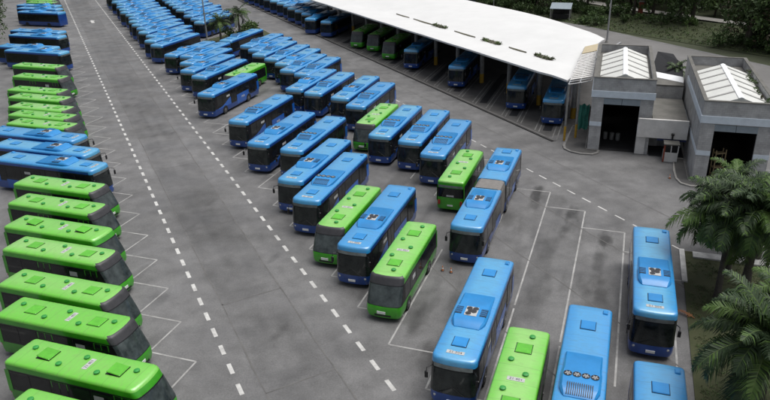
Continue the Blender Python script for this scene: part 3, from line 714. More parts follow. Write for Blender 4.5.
ORD = ['nearest', 'second', 'third', 'fourth', 'fifth', 'sixth', 'seventh', 'eighth', 'ninth', 'tenth', 'eleventh', 'twelfth', 'thirteenth', 'fourteenth', 'fifteenth', 'sixteenth', 'seventeenth', 'eighteenth', 'nineteenth', 'twentieth', 'twenty-first', 'twenty-second', 'twenty-third', 'twenty-fourth', 'twenty-fifth', 'twenty-sixth']
PROTO = {}
def bus(kind, x, y, h, label, group):
    """front-bumper point on the ground and heading"""
    if kind not in PROTO:
        PROTO[kind] = {'b1': lambda: make_blue(1), 'b2': lambda: make_blue(2), 'g': lambda: make_green(True), 'g0': lambda: make_green(False, openh=True),
                       'fb1': lambda: make_blue(1, True), 'fb2': lambda: make_blue(2, True), 'fg': lambda: make_green(True, True), 'art': make_artic}[kind]()
        o = PROTO[kind]
    else: o = tree_copy(PROTO[kind])
    o.location = (x, y, 0.012); o.rotation_euler = (0, 0, h)
    tag(o, label, 'bus', group); return o
def at_roof(kind, fx, fy, h, label, group):
    """place by the middle of the roof's front edge"""
    k = .75 if 'g' in kind else .27
    return bus(kind, fx + k * math.cos(h), fy + k * math.sin(h), h, label, group)
J = lambda: R(random.uniform(-.6, .6))
GF = 'buses in the row along the right side of the lane'; G2 = 'buses in the second row right of the lane'; GL = 'buses parked left of the lane'; GD = 'buses parked under the white canopy'; GB = 'buses in the bays at the lower right'
# first row right of the lane, near to far (roof front points)
F = [('b1', 3.4, 30.1, 'blue bus with checkered roof unit at bottom centre, left of a green roof'), ('g', -.1, 39.2, 'green bus whose whole right flank shows, foremost beside the empty bay'),
     ('b1', -2.4, 43.2, 'blue bus squeezed between the two front green buses'), ('g', -4.3, 46.7, 'green bus set between two blue ones, second green from the bottom'),
     ('b2', -6.5, 51.6, None), ('b1', -8.3, 55.9, None), ('b2', -9.1, 63.7, None), ('b1', -12.7, 65.9, None), ('b2', -16.1, 73.6, None),
     ('b1', -22.4, 85.5, 'lone blue bus showing its long blue flank and white lettering beside empty bays'), ('g', -21.3, 95.7, 'green bus set back behind the lone long flanked blue bus'),
     ('b2', -25.5, 95.1, None), ('b1', -28.0, 98.7, None), ('b1', -29.4, 103.8, None), ('b2', -30.7, 108.8, None), ('b1', -33.5, 110.1, None), ('fb2', -38.2, 118.4, None)]
for i, (k, x, y, lb) in enumerate(F):
    at_roof(k, x, y, R(-110.0 if i < 1 else -109.3) + J() * .5, lb or ('blue bus, %s from the near end of the row along the right of the lane' % ORD[i]), GF)
for i in range(17):
    p_ = LA(16.0 + random.uniform(-.7, .7), 128.0 + 4.75 * i)
    at_roof(random.choice(['fb1', 'fb2']), p_.x, p_.y, HR + J(), 'blue bus in the far tightly packed stretch of the row along the lane', 'far blue buses of the row along the lane')
S2 = [('b2', 4.5, 61.5, 'blue bus with four roof fans right beside the green bus seen from behind'), ('b2', 2.5, 65.4, None), ('b2', -.5, 67.5, None), ('g', -2.1, 72.0, 'green bus in the middle of the second row among blue buses'), ('b2', -3.3, 78.6, None), ('b1', -5.3, 82.3, None),
      ('b2', -8.8, 84.8, None), ('b1', -11.4, 87.0, None), ('b2', -11.2, 95.0, None), ('b2', -13.5, 97.5, None), ('b1', -14.8, 101.8, None), ('b2', -16.9, 105.3, None), ('fb2', -19.3, 108.7, None), ('fb1', -20.6, 112.4, None), ('fb2', -22.5, 115.9, None), ('fb2', -27.0, 121.1, None)]
for i, (k, x, y, lb) in enumerate(S2):
    at_roof(k, x, y, HR + J() * .5, lb or ('blue bus, %s from the near end of the second row right of the lane' % ORD[i]), G2)
for i in range(14):
    p_ = LA(27.5 + random.uniform(-.6, .6), 143.2 + 4.8 * i)
    at_roof(random.choice(['fb1', 'fb2']), p_.x, p_.y, HR + J(), 'blue bus in the far part of the second row beyond the palm island', 'far blue buses beyond the palm island')
# bays at the lower right
h = HR + math.pi
bus('g', 5.7 + 9.35 * math.cos(h), 55.4 + 9.35 * math.sin(h), h, 'green bus seen from behind, parked the other way beside the articulated bus', GB)
at_roof('art', 5.9, 46.0, R(-109.9), 'long blue articulated bus with grey bellows between its two sections', GB)
at_roof('b1', 15.55, 34.1, R(-108.6), 'blue bus facing the camera beside the palm trees and grass', GB)
d = RD
bus('b2', 12.0 + 11.9 * d.x, 34.9 + 11.9 * d.y, HR, 'blue bus roof with four round fans at the bottom edge of the picture', GB)
bus('g', 8.0 + 9.3 * d.x, 33.0 + 9.3 * d.y, HR, 'green bus roof cut off by the bottom edge, right beside a blue bus', GB)
bus('b1', 14.0 + 11.9 * R(1) * 0 + 11.9 * math.cos(R(-108.6)), 29.4 + 11.9 * math.sin(R(-108.6)), R(-108.6), 'blue bus roof at the lower right, in front of the bus by the palms', GB)
# left of the lane
LFT = [('g', *(LA(1.0, 27.2).to_2d()), 'green roof in the bottom left corner, mostly cut off by the picture edge'), ('g0', -12.4, 29.4, 'green bus with raised roof hatches, nearest fully visible bus on the left'), ('g', -15.2, 34.1, None), ('g', -16.9, 37.7, None), ('g', -19.1, 42.8, None), ('g0', -20.9, 46.6, 'green bus with tilted roof hatches, sixth from the near end left of the lane'),
       ('g', -22.8, 51.1, None), ('g', -24.4, 55.5, None), ('b1', -26.3, 60.4, 'nearest blue bus left of the lane, just beyond the seven near green ones'), ('b1', -28.6, 64.6, 'middle one of three blue buses between the green groups on the left'), ('b1', -31.6, 69.2, 'farthest of three blue buses between the green groups on the left'),
       ('g', -34.1, 73.9, None), ('g', -35.6, 77.4, None), ('g', -37.3, 80.9, None), ('g', -39.5, 85.5, None), ('g', -41.5, 89.4, None), ('g', -44.6, 97.1, None), ('fg', -48.1, 104.4, None)]
for i, (k, x, y, lb) in enumerate(LFT):
    at_roof(k, x, y, HL + J() * .6, lb or ('green bus, %s from the near end of the row left of the lane' % ORD[i]), GL)
for (nn_, aa_, lb) in ((1.8, 125.6, 'nearest of the four far blue buses left of the lane'), (.6, 130.6, 'second of the four far blue buses left of the lane'), (2.2, 141.6, 'third of the four far blue buses left of the lane'), (2.4, 146.8, 'farthest of the four far blue buses left of the lane')):
    p_ = LA(nn_, aa_); at_roof('fb1', p_.x, p_.y, HL + J(), lb, GL)
p_ = LA(3.6, 174.0); h = HL + math.pi
bus('fb2', p_.x + 12 * math.cos(h), p_.y + 12 * math.sin(h), h, 'far blue bus showing its bright blue rear end to the lane', GL)
for i, (nn_, aa_, k) in enumerate(((3.4, 180.5, 'fb1'), (3.4, 186.5, 'fb1'), (3.4, 194.5, 'fg'), (3.4, 199.3, 'fg'))):
    p_ = LA(nn_, aa_); at_roof(k, p_.x, p_.y, HL + J(), ['blue bus just behind the one with its rear to the lane', 'last blue bus before the far green ones on the left', 'far green bus at the top left edge', 'farthest green bus at the top left edge'][i], GL)
# under the canopy (front bumper on the ground)
DP = [('b2', 51.6, 63.0, 'blue bus under the canopy end next to the grey block building'), ('b2', 51.6, 70.3, 'blue bus under the canopy, second from the block building'), ('b2', 50.8, 83.6, 'blue bus under the canopy between two empty inspection pits'), ('b2', 50.6, 97.1, 'blue bus under the canopy right beside the three green ones'),
      ('g', 50.5, 105.1, 'green bus under the canopy, nearest of the three'), ('g', 51.0, 112.4, 'green bus under the canopy, middle of the three'), ('g', 49.8, 116.9, 'green bus under the canopy, farthest of the three'), ('fb2', 48.9, 129.7, 'dark blue bus under the far canopy part, beyond the green ones'), ('fb1', 47.4, 134.6, 'dark blue bus sticking out over the kerb at the far canopy part')]
for k, nn_, aa_, lb in DP:
    p_ = LA(nn_ + .1, aa_); bus(k, p_.x, p_.y, HR + J(), lb, GD)
for i in range(15):
    p_ = LA(49.4 + random.uniform(-.5, .3), 141.5 + 4.5 * i); bus(random.choice(['fb1', 'fb2']), p_.x, p_.y, HR + J(), 'blue bus in the packed line beyond the far end of the canopy', 'blue buses in line beyond the canopy')
for i in range(3):
    p_ = LA(88.5 + i * 3.3, 151.5 - i * 1.0); bus('fb1', p_.x, p_.y, R(-66), 'blue bus behind the white canopy, %s' % ['nearest to it', 'the middle one of three', 'beside the far verge'][i], 'buses behind the canopy')

# ------------------------------------------------------------------ depot canopy
cn = empty('depot_canopy', LA(56, 100)); tag(cn, 'long white roofed canopy on grey columns sheltering parked buses', 'canopy')
def child(b, name, m, parent, smooth=None):
    """parts given in world coordinates, re-expressed in the parent's frame"""
    Mi = (Matrix.Translation(parent.location) @ Matrix.Rotation(parent.rotation_euler[2], 4, 'Z')).inverted()
    b.v = [tuple(Mi @ Vector(v)) for v in b.v]
    return b.build(name, m, parent, smooth)
prof = [(50.9, 6.2), (52.2, 6.26), (54.2, 6.2), (56.1, 6.05), (56.9, 6.05), (59, 6.3), (62, 6.65), (66, 6.9), (69, 6.95), (72, 6.8), (74.4, 6.6)]
def dropend(n, z, f): return z - .25 * max(0, f) ** 2
ca = MB(); top = []; bot = []
alist = [61.0, 61.7, 63.2, 65.5] + [68 + 3.5 * i for i in range(1, 24)] + [DEP1]
for a_ in alist:
    f = max(0, (64.5 - a_) / 3.0)
    rt = []; rb = []
    for n_, z_ in prof:
        aa = a_ + (n_ - 50.9) * .62
        nn_ = n_ + (f * .55 if n_ < 52.5 else 0) - (max(0, (99 - aa) / 25) ** 1.4 * 4.8 * max(0, (n_ - 60) / 14.4)) - .018 * (a_ - 80)
        zz = z_ - .16 * f * f + .02 * math.sin(a_ * 1.3 + n_)
        rt.append(LA(nn_, aa, zz)); rb.append(LA(nn_, aa, zz - .22))
    top.append(rt); bot.append(rb)
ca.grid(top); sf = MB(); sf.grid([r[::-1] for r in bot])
def edge(t, b_): ca.grid([t, b_])
edge([r[0] for r in top], [r[0] for r in bot]); edge([r[-1] for r in bot], [r[-1] for r in top]); edge(top[0], bot[0]); edge(bot[-1], top[-1])
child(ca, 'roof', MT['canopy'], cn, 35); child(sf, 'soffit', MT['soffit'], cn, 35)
rbm = MB()                                                        # roof beams
for k in range(13):
    a0 = 64.3 + 6.8 * k
    for (n0, n1, z0) in ((52.5, 58, 5.5), (58, 72, 5.75)):
        p, q = LA(n0, a0 + (n0 - 56) * .62), LA(n1, a0 + (n1 - 56) * .62)
        d_ = (q - p).normalized(); s_ = Vector((d_.y, -d_.x, 0)) * .12
        rbm.add([p + s_ + Vector((0, 0, z0)), q + s_ + Vector((0, 0, z0)), q - s_ + Vector((0, 0, z0)), p - s_ + Vector((0, 0, z0)), p + s_ + Vector((0, 0, z0 + .28)), q + s_ + Vector((0, 0, z0 + .28)), q - s_ + Vector((0, 0, z0 + .28)), p - s_ + Vector((0, 0, z0 + .28))], [(3, 2, 1, 0), (4, 5, 6, 7), (0, 1, 5, 4), (1, 2, 6, 5), (2, 3, 7, 6), (3, 0, 4, 7)])
child(rbm, 'roof_beams', MT['steel'], cn)
for k in range(13):
    a0 = 64.3 + 6.8 * k
    for n_, zt in ((56.0, 5.55), (71.5, 5.8)):
        p = LA(n_, a0 + (n_ - 56) * .62)
        c = MB(); c.tube((p.x, p.y, 0), (p.x, p.y, zt), .30, n=14); co_ = child(c, 'column', MT['column'], cn, 40)
        if n_ < 60:
            c = MB(); c.tube((p.x, p.y, .01), (p.x, p.y, 1.35), .315, n=14); y_ = child(c, 'column_guard', MT['yellow'], cn, 40)
            KIDS[cn.name].remove(y_); y_.parent = co_; KIDS.setdefault(co_.name, []).append(y_)
            y_.matrix_parent_inverse = Matrix.Identity(4)
# added rear wall with gaps, raised to block light reaching the depot
rw = empty('light_block_wall', LA(73.2, 110)); tag(rw, 'grey rear wall added at the back of the canopy to block light', 'wall')
wb = MB()
for k in range(12):
    a0 = 64.0 + (73.2 - 56) * .62 + 6.8 * k
    if k == 0: continue
    p, q = LA(73.2, a0 + .15), LA(73.2, a0 + 6.65)
    s_ = Vector((NV.x, NV.y, 0)) * .15
    Z = Vector((0, 0, 5.9 if k % 4 else 4.6))
    wb.add([p - s_, q - s_, q + s_, p + s_, p - s_ + Z, q - s_ + Z, q + s_ + Z, p + s_ + Z], [(3, 2, 1, 0), (4, 5, 6, 7), (0, 1, 5, 4), (1, 2, 6, 5), (2, 3, 7, 6), (3, 0, 4, 7)])
child(wb, 'wall_panels', MT['block'], rw)
# dirt and plants in the roof gutter
def tuft(b, c, n, r, h, lw):
    for i in range(n):
        t = random.uniform(0, 6.28); rr = r * math.sqrt(random.random()); p = Vector((c[0] + rr * math.cos(t), c[1] + rr * math.sin(t), c[2]))
        t2 = random.uniform(0, 6.28); hh = h * random.uniform(.4, 1); l = Vector((math.cos(t2), math.sin(t2), 0)); s_ = Vector((-l.y, l.x, 0)) * lw
        m_ = p + l * hh * .35 + Vector((0, 0, hh * .7)); e = p + l * hh * .9 + Vector((0, 0, hh * .75))
        b.add([p - s_ * .5, p + s_ * .5, m_ + s_, m_ - s_, e], [(0, 1, 2, 3), (3, 2, 4)])
for i, (a_, ln, pl_, lb) in enumerate([(111, 5, 0, 'thin dark dirt strip in the far part of the canopy gutter'), (103.5, 7, 0, 'long dark dirt strip in the canopy gutter left of the tallest weeds'), (98.1, 6.5, 1, 'bushy yellow green weeds growing in the canopy gutter, farthest tuft'), (90.5, 6, 0, 'dirt strip in the canopy gutter between two weed tufts'), (83.2, 7, 1, 'weeds growing in the canopy gutter, middle tuft'), (77, 4, 0, 'short dirt streak in the canopy gutter near the end'), (71.4, 6, 1, 'weeds growing in the canopy gutter nearest the block building')]):
    if pl_: ln *= .62
    b = MB(); rows = []
    for j in range(9):
        f = j / 8; aa = a_ - ln / 2 + ln * f; wd = (.36 if pl_ else .2) * (.25 + math.sin(math.pi * f)) * random.uniform(.7, 1.2)
        rows.append([LA(56.5 - wd, aa, 6.08), LA(56.5, aa, 6.08 + .13 + .2 * pl_ * math.sin(math.pi * f)), LA(56.5 + wd, aa, 6.08)])
    b.grid(rows)
    o = b.build('gutter_weeds' if pl_ else 'gutter_dirt', [MT['moss'], MT['blade'], MT['leaf2']]) if not pl_ else None
    if pl_:
        for j in range(34):
            c = LA(56.5 + random.uniform(-.3, .3), a_ + random.uniform(-ln / 2, ln / 2), 6.12); k0 = len(b.f); tuft(b, c, 6, .3, random.uniform(.2, .55), .06)
            b.m[k0:] = [random.choice((1, 1, 2))] * (len(b.f) - k0)
        o = b.build('gutter_weeds', [MT['moss'], MT['blade'], MT['leaf2']])
    tag(o, lb, 'weeds' if pl_ else 'dirt')

# ------------------------------------------------------------------ block buildings
BH = R(-18.0)
def building(ox, oy, depth, label, right_wall=True):
    r = empty('block_building', (ox, oy, 0), BH); tag(r, label, 'building')
    W_, Ht, T = 6.1, 7.92, .28
    b = MB()
    b.box(0, 1.2, 0, T, 0, Ht); b.box(4.8, W_, 0, T, 0, Ht); b.box(1.2, 4.8, 0, T, 5.78, Ht)
    b.box(0, T, T, depth, 0, Ht); b.box(W_ - T, W_, T, depth, 0, Ht); b.box(T, W_ - T, depth - T, depth, 0, Ht)
    wl = b.build('wall', MT['block'], r)
    c = MB()
    c.box(-.04, W_ + .04, -.05, T + .04, Ht, Ht + .07); c.box(-.04, T + .04, T + .04, depth - T, Ht, Ht + .07); c.box(W_ - T - .04, W_ + .04, T + .04, depth - T, Ht, Ht + .07); c.box(-.04, W_ + .04, depth - T, depth + .04, Ht, Ht + .07)
    c.build('coping', MT['flatroof'], wl)
    s = MB(); s.box(-.10, W_ + .10, -.10, 0, 5.88, 6.58, ch=.01); s.box(-.10, 0, 0, depth * .8, 5.88, 6.58); s.build('upper_band', MT['stripe'], r)
    s = MB(); s.box(-.03, 1.2, -.03, 0, 2.75, 3.2); s.box(4.8, W_ + .03, -.03, 0, 2.75, 3.2); s.box(-.03, 0, 0, depth * .7, 2.75, 3.2); s.build('lower_band', MT['stripe'], r)
    for x0, x1 in ((1.203, 2.98), (3.02, 4.797)):
        l = MB(); l.box(x0, x1, -.02, .2, 5.16, 5.77); l.build('lintel_panel', MT['lintel'], r)
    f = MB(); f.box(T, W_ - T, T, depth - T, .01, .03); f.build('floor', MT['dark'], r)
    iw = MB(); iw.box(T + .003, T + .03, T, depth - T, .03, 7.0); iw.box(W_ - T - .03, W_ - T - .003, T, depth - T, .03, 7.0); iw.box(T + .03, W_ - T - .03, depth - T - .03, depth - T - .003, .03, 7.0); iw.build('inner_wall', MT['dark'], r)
    e, rg, y0, y1 = 7.4, 8.3, .42, 14.2
    fr = MB(); fr.box(T, W_ - T, y1, depth - T, 6.85, 7.0); fr.build('flat_roof', MT['flatroof'], r)
    sk = MB(); xm = W_ / 2
    ya = [y0 + (y1 - y0) * i / 8 for i in range(9)]
    rows = [[(.55, y, e), (xm, y, rg), (W_ - .55, y, e)] for y in ya]; sk.grid(rows); rows2 = [[(.55, y, e - .05), (xm, y, rg - .05), (W_ - .55, y, e - .05)][::-1] for y in ya]; sk.grid(rows2)
    for yy, o_ in ((y0, 1), (y1, -1)): sk.add([(.55, yy, e), (W_ - .55, yy, e), (xm, yy, rg)], [(0, 1, 2)])
    so_ = sk.build('skylight', MT['skylight'], r)
    for i in range(1, 6):
        y = y0 + (y1 - y0) * i / 5.6
        for s_ in (0, 1):
            pu = MB(); xa, xb = (.55, xm - .22) if s_ == 0 else (W_ - .55, xm + .22)
            zb = e + (rg - e) * (abs(xb - xa) / (xm - .55))
            pu.add([(xa, y - .16, e + .01), (xb, y - .16, zb + .01), (xb, y + .16, zb + .01), (xa, y + .16, e + .01), (xa, y - .16, e + .06), (xb, y - .16, zb + .06), (xb, y + .16, zb + .06), (xa, y + .16, e + .06)], [(4, 5, 6, 7), (0, 1, 5, 4), (1, 2, 6, 5), (2, 3, 7, 6), (3, 0, 4, 7)])
            pu.build('purlin_cover', MT['purlin'], so_)
    rc_ = MB(); rc_.add([(xm - .25, y0 - .05, rg - .03), (xm, y0 - .05, rg + .06), (xm + .25, y0 - .05, rg - .03), (xm - .25, y1 + .05, rg - .03), (xm, y1 + .05, rg + .06), (xm + .25, y1 + .05, rg - .03)], [(0, 1, 4, 3), (1, 2, 5, 4), (0, 2, 1), (3, 4, 5)])
    rc_.build('ridge_cap', MT['ridge'], so_)
    gu = MB(); gu.box(T, .55, T, y1, 7.2, 7.32); gu.box(W_ - .55, W_ - T, T, y1, 7.2, 7.32); gu.box(.55, W_ - .55, T, y0, 7.2, 7.32); gu.build('gutter', MT['flatroof'], so_)
    return r
B1 = building(21.9, 70.6, 17.5, 'grey block building with glazed gable roof beside the canopy end')
B2 = building(29.2, 61.0, 19.5, 'grey block building with glazed gable roof behind the palms, right edge')
def b1w(x, y, z=0.0):
    return Vector((21.9 + x * math.cos(BH) - y * math.sin(BH), 70.6 + x * math.sin(BH) + y * math.cos(BH), z))
def local(name, loc, label, cat, rz=BH, group=None):
    r = empty(name, loc, rz); tag(r, label, cat, group); return r
# low link building between them
lk = local('link_building', b1w(6.25, 0), 'low flat roofed link with white fascia between the two block buildings', 'building')
b = MB(); b.box(0, 3.42, 3.0, 9.0, 0, 3.5); b.build('wall', MT['block'], lk)
b = MB(); b.box(0, 3.42, -.35, 9.0, 3.55, 3.75); b.build('roof', MT['flatroof'], lk)
b = MB(); b.box(-1.45, 3.42, -.6, -.36, 2.05, 4.05, ch=.02); b.build('fascia', MT['fascia'], lk)
b = MB(); b.box(.6, 3.4, -.34, -.1, 1.75, 2.5); b.build('beam', MT['dkblue'], lk)
b = MB(); b.box(-1.42, -.5, -.16, -.06, .05, 2.04); b.build('panel', MT['fascia'], lk)
b = MB(); b.box(.05, .9, 2.85, 2.98, .06, 2.6); b.build('panel', MT['fascia'], lk)
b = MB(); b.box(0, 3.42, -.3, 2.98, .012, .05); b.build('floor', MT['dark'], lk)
b = MB(); b.box(1.95, 2.1, -.72, -.6, 2.1, 2.55); b.box(1.88, 2.17, -.86, -.6, 2.5, 2.7, ch=.02); b.build('flood_lamp', MT['black'], lk)
ub = local('upper_block', b1w(6.25, 9.3), 'taller grey rear block behind the low link roof', 'building')
b = MB(); b.box(0, 3.4, 0, 5.0, 0, 5.1); b.build('wall', MT['block'], ub)
b = MB(); b.box(-.0, 3.42, -.05, 5.1, 5.1, 5.25); b.build('roof', MT['flatroof'], ub)
b = MB(); b.add([(0.1, 3.6, 5.3), (3.4, 1.2, 5.3), (3.4, 2.6, 5.62), (.1, 5.0, 5.62), (0.1, 3.6, 5.2), (3.4, 1.2, 5.2), (3.4, 2.6, 5.2), (.1, 5.0, 5.2)], [(0, 1, 2, 3), (0, 4, 5, 1), (1, 5, 6, 2), (2, 6, 7, 3), (3, 7, 4, 0)]); b.build('white_flashing', MT['ridge'], ub)
tp = MB(); pts = [(6.3, 14.6, 5.45), (9.7, 12.0, 5.5), (9.75, 15.3, 6.4), (9.3, 17.6, 6.4), (9.0, 20.4, 6.5), (7.2, 21.6, 6.5)]
P_ = [b1w(*p) for p in pts]; tp.add(P_ + [p - Vector((0, 0, .12)) for p in P_] + [Vector((p.x, p.y, 0)) for p in P_], [(0, 1, 2, 3, 4, 5), (11, 10, 9, 8, 7, 6)] + [(i, i + 6, (i + 1) % 6 + 6, (i + 1) % 6) for i in range(6)] + [(i + 6, i + 12, (i + 1) % 6 + 12, (i + 1) % 6 + 6) for i in range(6)])
tag(tp.build('black_shed', MT['tarp']), 'black sheeted shed roof between the two glazed buildings', 'shed')
# booth in front of the link
bo = local('ticket_booth', b1w(7.55, -1.95), 'small white guard booth with dark window under the link fascia', 'booth')
b = MB(); b.box(0, 1.35, 0, 1.2, .03, 1.05, ch=.02); b.build('counter', MT['fascia'], bo)
b = MB(); b.box(.06, 1.29, .06, 1.14, 1.05, 1.85); b.build('window', MT['glasss'], bo)
b = MB(); b.box(-.08, 1.43, -.08, 1.28, 1.85, 1.98, ch=.02); b.build('roof', MT['flatroof'], bo)
b = MB(); b.box(-.05, .1, -.04, .1, .05, 1.84); b.build('post', MT['rust'], bo)
b = MB(); b.box(1.27, 1.37, -.02, .1, 1.05, 1.84); b.box(.62, .70, -.02, .06, 1.05, 1.84); b.build('mullion', MT['fascia'], bo)
# kerbed islands
def island(name, pts, m1, m2, h=.14):
    b = MB(); P2 = [Vector(p) for p in pts]; n = len(P2); c = sum(P2, Vector((0, 0))) / n
    inn = [p + (c - p).normalized() * .28 for p in P2]
    vs = [(p.x, p.y, 0) for p in P2] + [(p.x, p.y, h) for p in P2] + [(p.x, p.y, h) for p in inn] + [(p.x, p.y, h - .02) for p in inn]
    for i in range(n):
        j = (i + 1) % n
        b.add([vs[i], vs[j], vs[n + j], vs[n + i]], [(0, 1, 2, 3)], 0); b.add([vs[n + i], vs[n + j], vs[2 * n + j], vs[2 * n + i]], [(0, 1, 2, 3)], 0)
    b.add([vs[3 * n + i] for i in range(n)], [tuple(range(n))], 1)
    return tag(b.build(name, [m1, m2]), kind='structure')
isl = [b1w(*p).to_2d() for p in ((-2.6, .6), (-2.4, -.5), (-1.7, -1.3), (-.6, -1.75), (.6, -1.7), (1.2, -1.1), (1.3, -.12), (-.12, -.12), (-.12, 8), (-2.0, 8))]
island('kerb_island', isl, MT['kerb'], MT['depotfloor'])
isl = [b1w(*p).to_2d() for p in ((8.55, -2.2), (8.4, -4.5), (8.5, -6.6), (8.9, -7.8), (9.7, -8.3), (10.9, -8.2), (11.1, -7.0), (9.65, -6.85), (9.6, -.6), (8.7, -.6))]
island('kerb_island.001', isl, MT['concrete'], MT['depotfloor'])
# slatted awning between canopy and building
aw = local('slatted_awning', (23.0, 78.0, 0), 'open slatted awning frame between canopy end and block building', 'awning', 0)
A_ = [b1w(-2.6, 2.1, 6.5), b1w(-.3, 4.2, 6.5), b1w(-.2, 21.3, 7.15), b1w(-1.8, 18.9, 7.15)]
def lerp2(u, v): return (A_[0] * (1 - u) + A_[1] * u) * (1 - v) + (A_[3] * (1 - u) + A_[2] * u) * v
fb = MB()
for u in (0, .5, 1): fb.tube(lerp2(u, 0), lerp2(u, 1), .06, n=6)
for v in (0, .06, 1): fb.tube(lerp2(0, v), lerp2(1, v), .06, n=6)
child(fb, 'frame', MT['steel'], aw, 40)
for i in range(15):
    sb = MB(); v = .1 + i * .046; p = [lerp2(-.02, v), lerp2(1.02, v), lerp2(1.02, v + .026), lerp2(-.02, v + .026)]
    sb.add(p + [q + Vector((0, 0, .06)) for q in p], [(3, 2, 1, 0), (4, 5, 6, 7), (0, 1, 5, 4), (1, 2, 6, 5), (2, 3, 7, 6), (3, 0, 4, 7)])
    child(sb, 'slat', MT['fascia'], aw)
sb = MB(); p = [lerp2(.02, .78), lerp2(1.0, .78), lerp2(1.0, 1.0), lerp2(.02, 1.0)]
p = [q + Vector((0, 0, .08)) for q in p]; sb.add(p + [q + Vector((0, 0, .05)) for q in p], [(3, 2, 1, 0), (4, 5, 6, 7), (0, 1, 5, 4), (1, 2, 6, 5), (2, 3, 7, 6), (3, 0, 4, 7)])
child(sb, 'sheet', MT['beige'], aw)
for u, v in ((0, .02), (0, .6), (.5, .02)):
    q = lerp2(u, v); c = MB(); c.tube((q.x, q.y, 0), q, .12, n=10); po_ = child(c, 'post', MT['column'], aw, 40)
    c = MB(); c.tube((q.x, q.y, .01), (q.x, q.y, 1.7), .135, n=10); child(c, 'post_guard', MT['yellow'], aw, 40)
# teal tarpaulin hanging on the wall side
tb = MB(); rows = []
for i in range(9):
    rows.append([b1w(-1.25 + i * .13 + .04 * math.sin(k * 1.9), 1.3 + .10 * math.sin(i * 1.9 + k * .6) + .12 * k, 4.6 - 2.9 * (k / 5) - .12 * math.sin(i * 1.3)) for k in range(6)])
tb.grid(rows); tb.grid([[v + Vector((.03, .01, 0)) for v in r] for r in rows])
tag(tb.build('teal_tarpaulin', MT['teal'], smooth=60), 'teal tarpaulin hanging at the left corner of the block building', 'tarpaulin')
# white drums inside the first doorway, rack inside the second
for i, x in enumerate((1.75, 2.45, 3.1)):
    q = b1w(x, 4.2 - i * .1); c = MB(); c.lathe([(.22, 0), (.25, .1), (.24, .4), (.25, .75), (.2, .8), (.02, .82)], 14, (q.x, q.y, .031))
    tag(c.build('drum', MT['column'], smooth=40), ['pale drum, leftmost of three in the first dark doorway', 'pale drum, middle of three in the first dark doorway', 'pale drum, rightmost of three in the first dark doorway'][i], 'drum', 'pale drums in the doorway')
q = Vector((29.2 + 1.9 * math.cos(BH) - 1.2 * math.sin(BH), 61.0 + 1.9 * math.sin(BH) + 1.2 * math.cos(BH), .031))
rk = local('shelf_rack', q, 'pale wooden rack standing in the doorway of the right block building', 'rack', BH + R(25))
b = MB()
for x in (0, 1.0):
    for y in (0, .5): b.box(x - .04, x + .04, y - .04, y + .04, 0, 2.9)
b.build('frame', MT['wood'], rk)
for z in (.4, 1.1, 1.8, 2.5):
    b = MB(); b.box(-.04, 1.04, -.04, .54, z, z + .07); b.build('shelf', MT['wood'], rk)

# ------------------------------------------------------------------ vegetation
def leaf_cloud(b, centres, per, size, mi_w):
    for (c, r) in centres:
        base = random.choice(mi_w)
        for i in range(per):
            d = Vector((random.gauss(0, 1), random.gauss(0, 1), random.gauss(0, .8)))
            d = d.normalized() * r * (random.random() ** .4)
            p = c + d; s = size * random.uniform(.55, 1.3)
            u = Vector((random.gauss(0, 1), random.gauss(0, 1), random.gauss(0, .7))).normalized(); v = u.orthogonal().normalized(); v.rotate(Matrix.Rotation(random.uniform(0, 6.28), 3, u))
            w_ = u.cross(v)
            mi = base if random.random() < .7 else random.choice(mi_w)
            b.add([p - v * s, p - w_ * s * .45, p + v * s, p + w_ * s * .45], [(0, 1, 2, 3)], mi)
def make_tree(name, h, cr, mi_w, per=34, nc=34, size=.33, trunkh=.35, seed=0):
    random.seed(seed); root = empty(name)
    t = MB(); p = Vector((0, 0, -.3)); r = .05 * h * .6
    hh = h * trunkh
    q = Vector((random.uniform(-.2, .2), random.uniform(-.2, .2), hh)); t.tube(p, q, r, r * .75, 8)
    cents = []
    for k in range(6):
        an = k * 1.05 + random.uniform(-.3, .3); e = Vector((math.cos(an) * cr * .6, math.sin(an) * cr * .6, h * random.uniform(.5, .85))); m_ = q.lerp(e, .5) + Vector((0, 0, .4))
        t.tube(q, m_, r * .5, r * .32, 6); t.tube(m_, e, r * .32, r * .1, 5)
    t.build('trunk', MT['bark'], root, 60)
    for k in range(nc):
        d = Vector((random.gauss(0, 1), random.gauss(0, 1), random.gauss(0, 1))).normalized(); f = random.random() ** .45
        c = Vector((d.x * cr * f, d.y * cr * f, h * .53 + d.z * h * .44 * f))
        cents.append((c, cr * random.uniform(.16, .34)))
    b = MB(); leaf_cloud(b, cents, per, size, mi_w)
    b.build('crown', [MT['leaf0'], MT['leaf1'], MT['leaf2'], MT['leafr']], root)
    return root
def make_shrub(name, h, r, mi_w, seed, per=40, nc=10, size=.2):
    random.seed(seed); root = empty(name)
    s = MB()
    for k in range(5):
        t = k * 1.26; s.tube((0, 0, -.1), (math.cos(t) * r * .4, math.sin(t) * r * .4, h * .6), .04, .015, 5)
    s.build('stems', MT['bark'], root)
    cents = [(Vector((random.uniform(-1, 1) * r * .7, random.uniform(-1, 1) * r * .7, h * random.uniform(.25, .8))), r * random.uniform(.3, .5)) for _ in range(nc)]
    b = MB(); leaf_cloud(b, cents, per, size, mi_w); b.build('foliage', [MT['leaf0'], MT['leaf1'], MT['leaf2'], MT['leafr']], root)
    return root
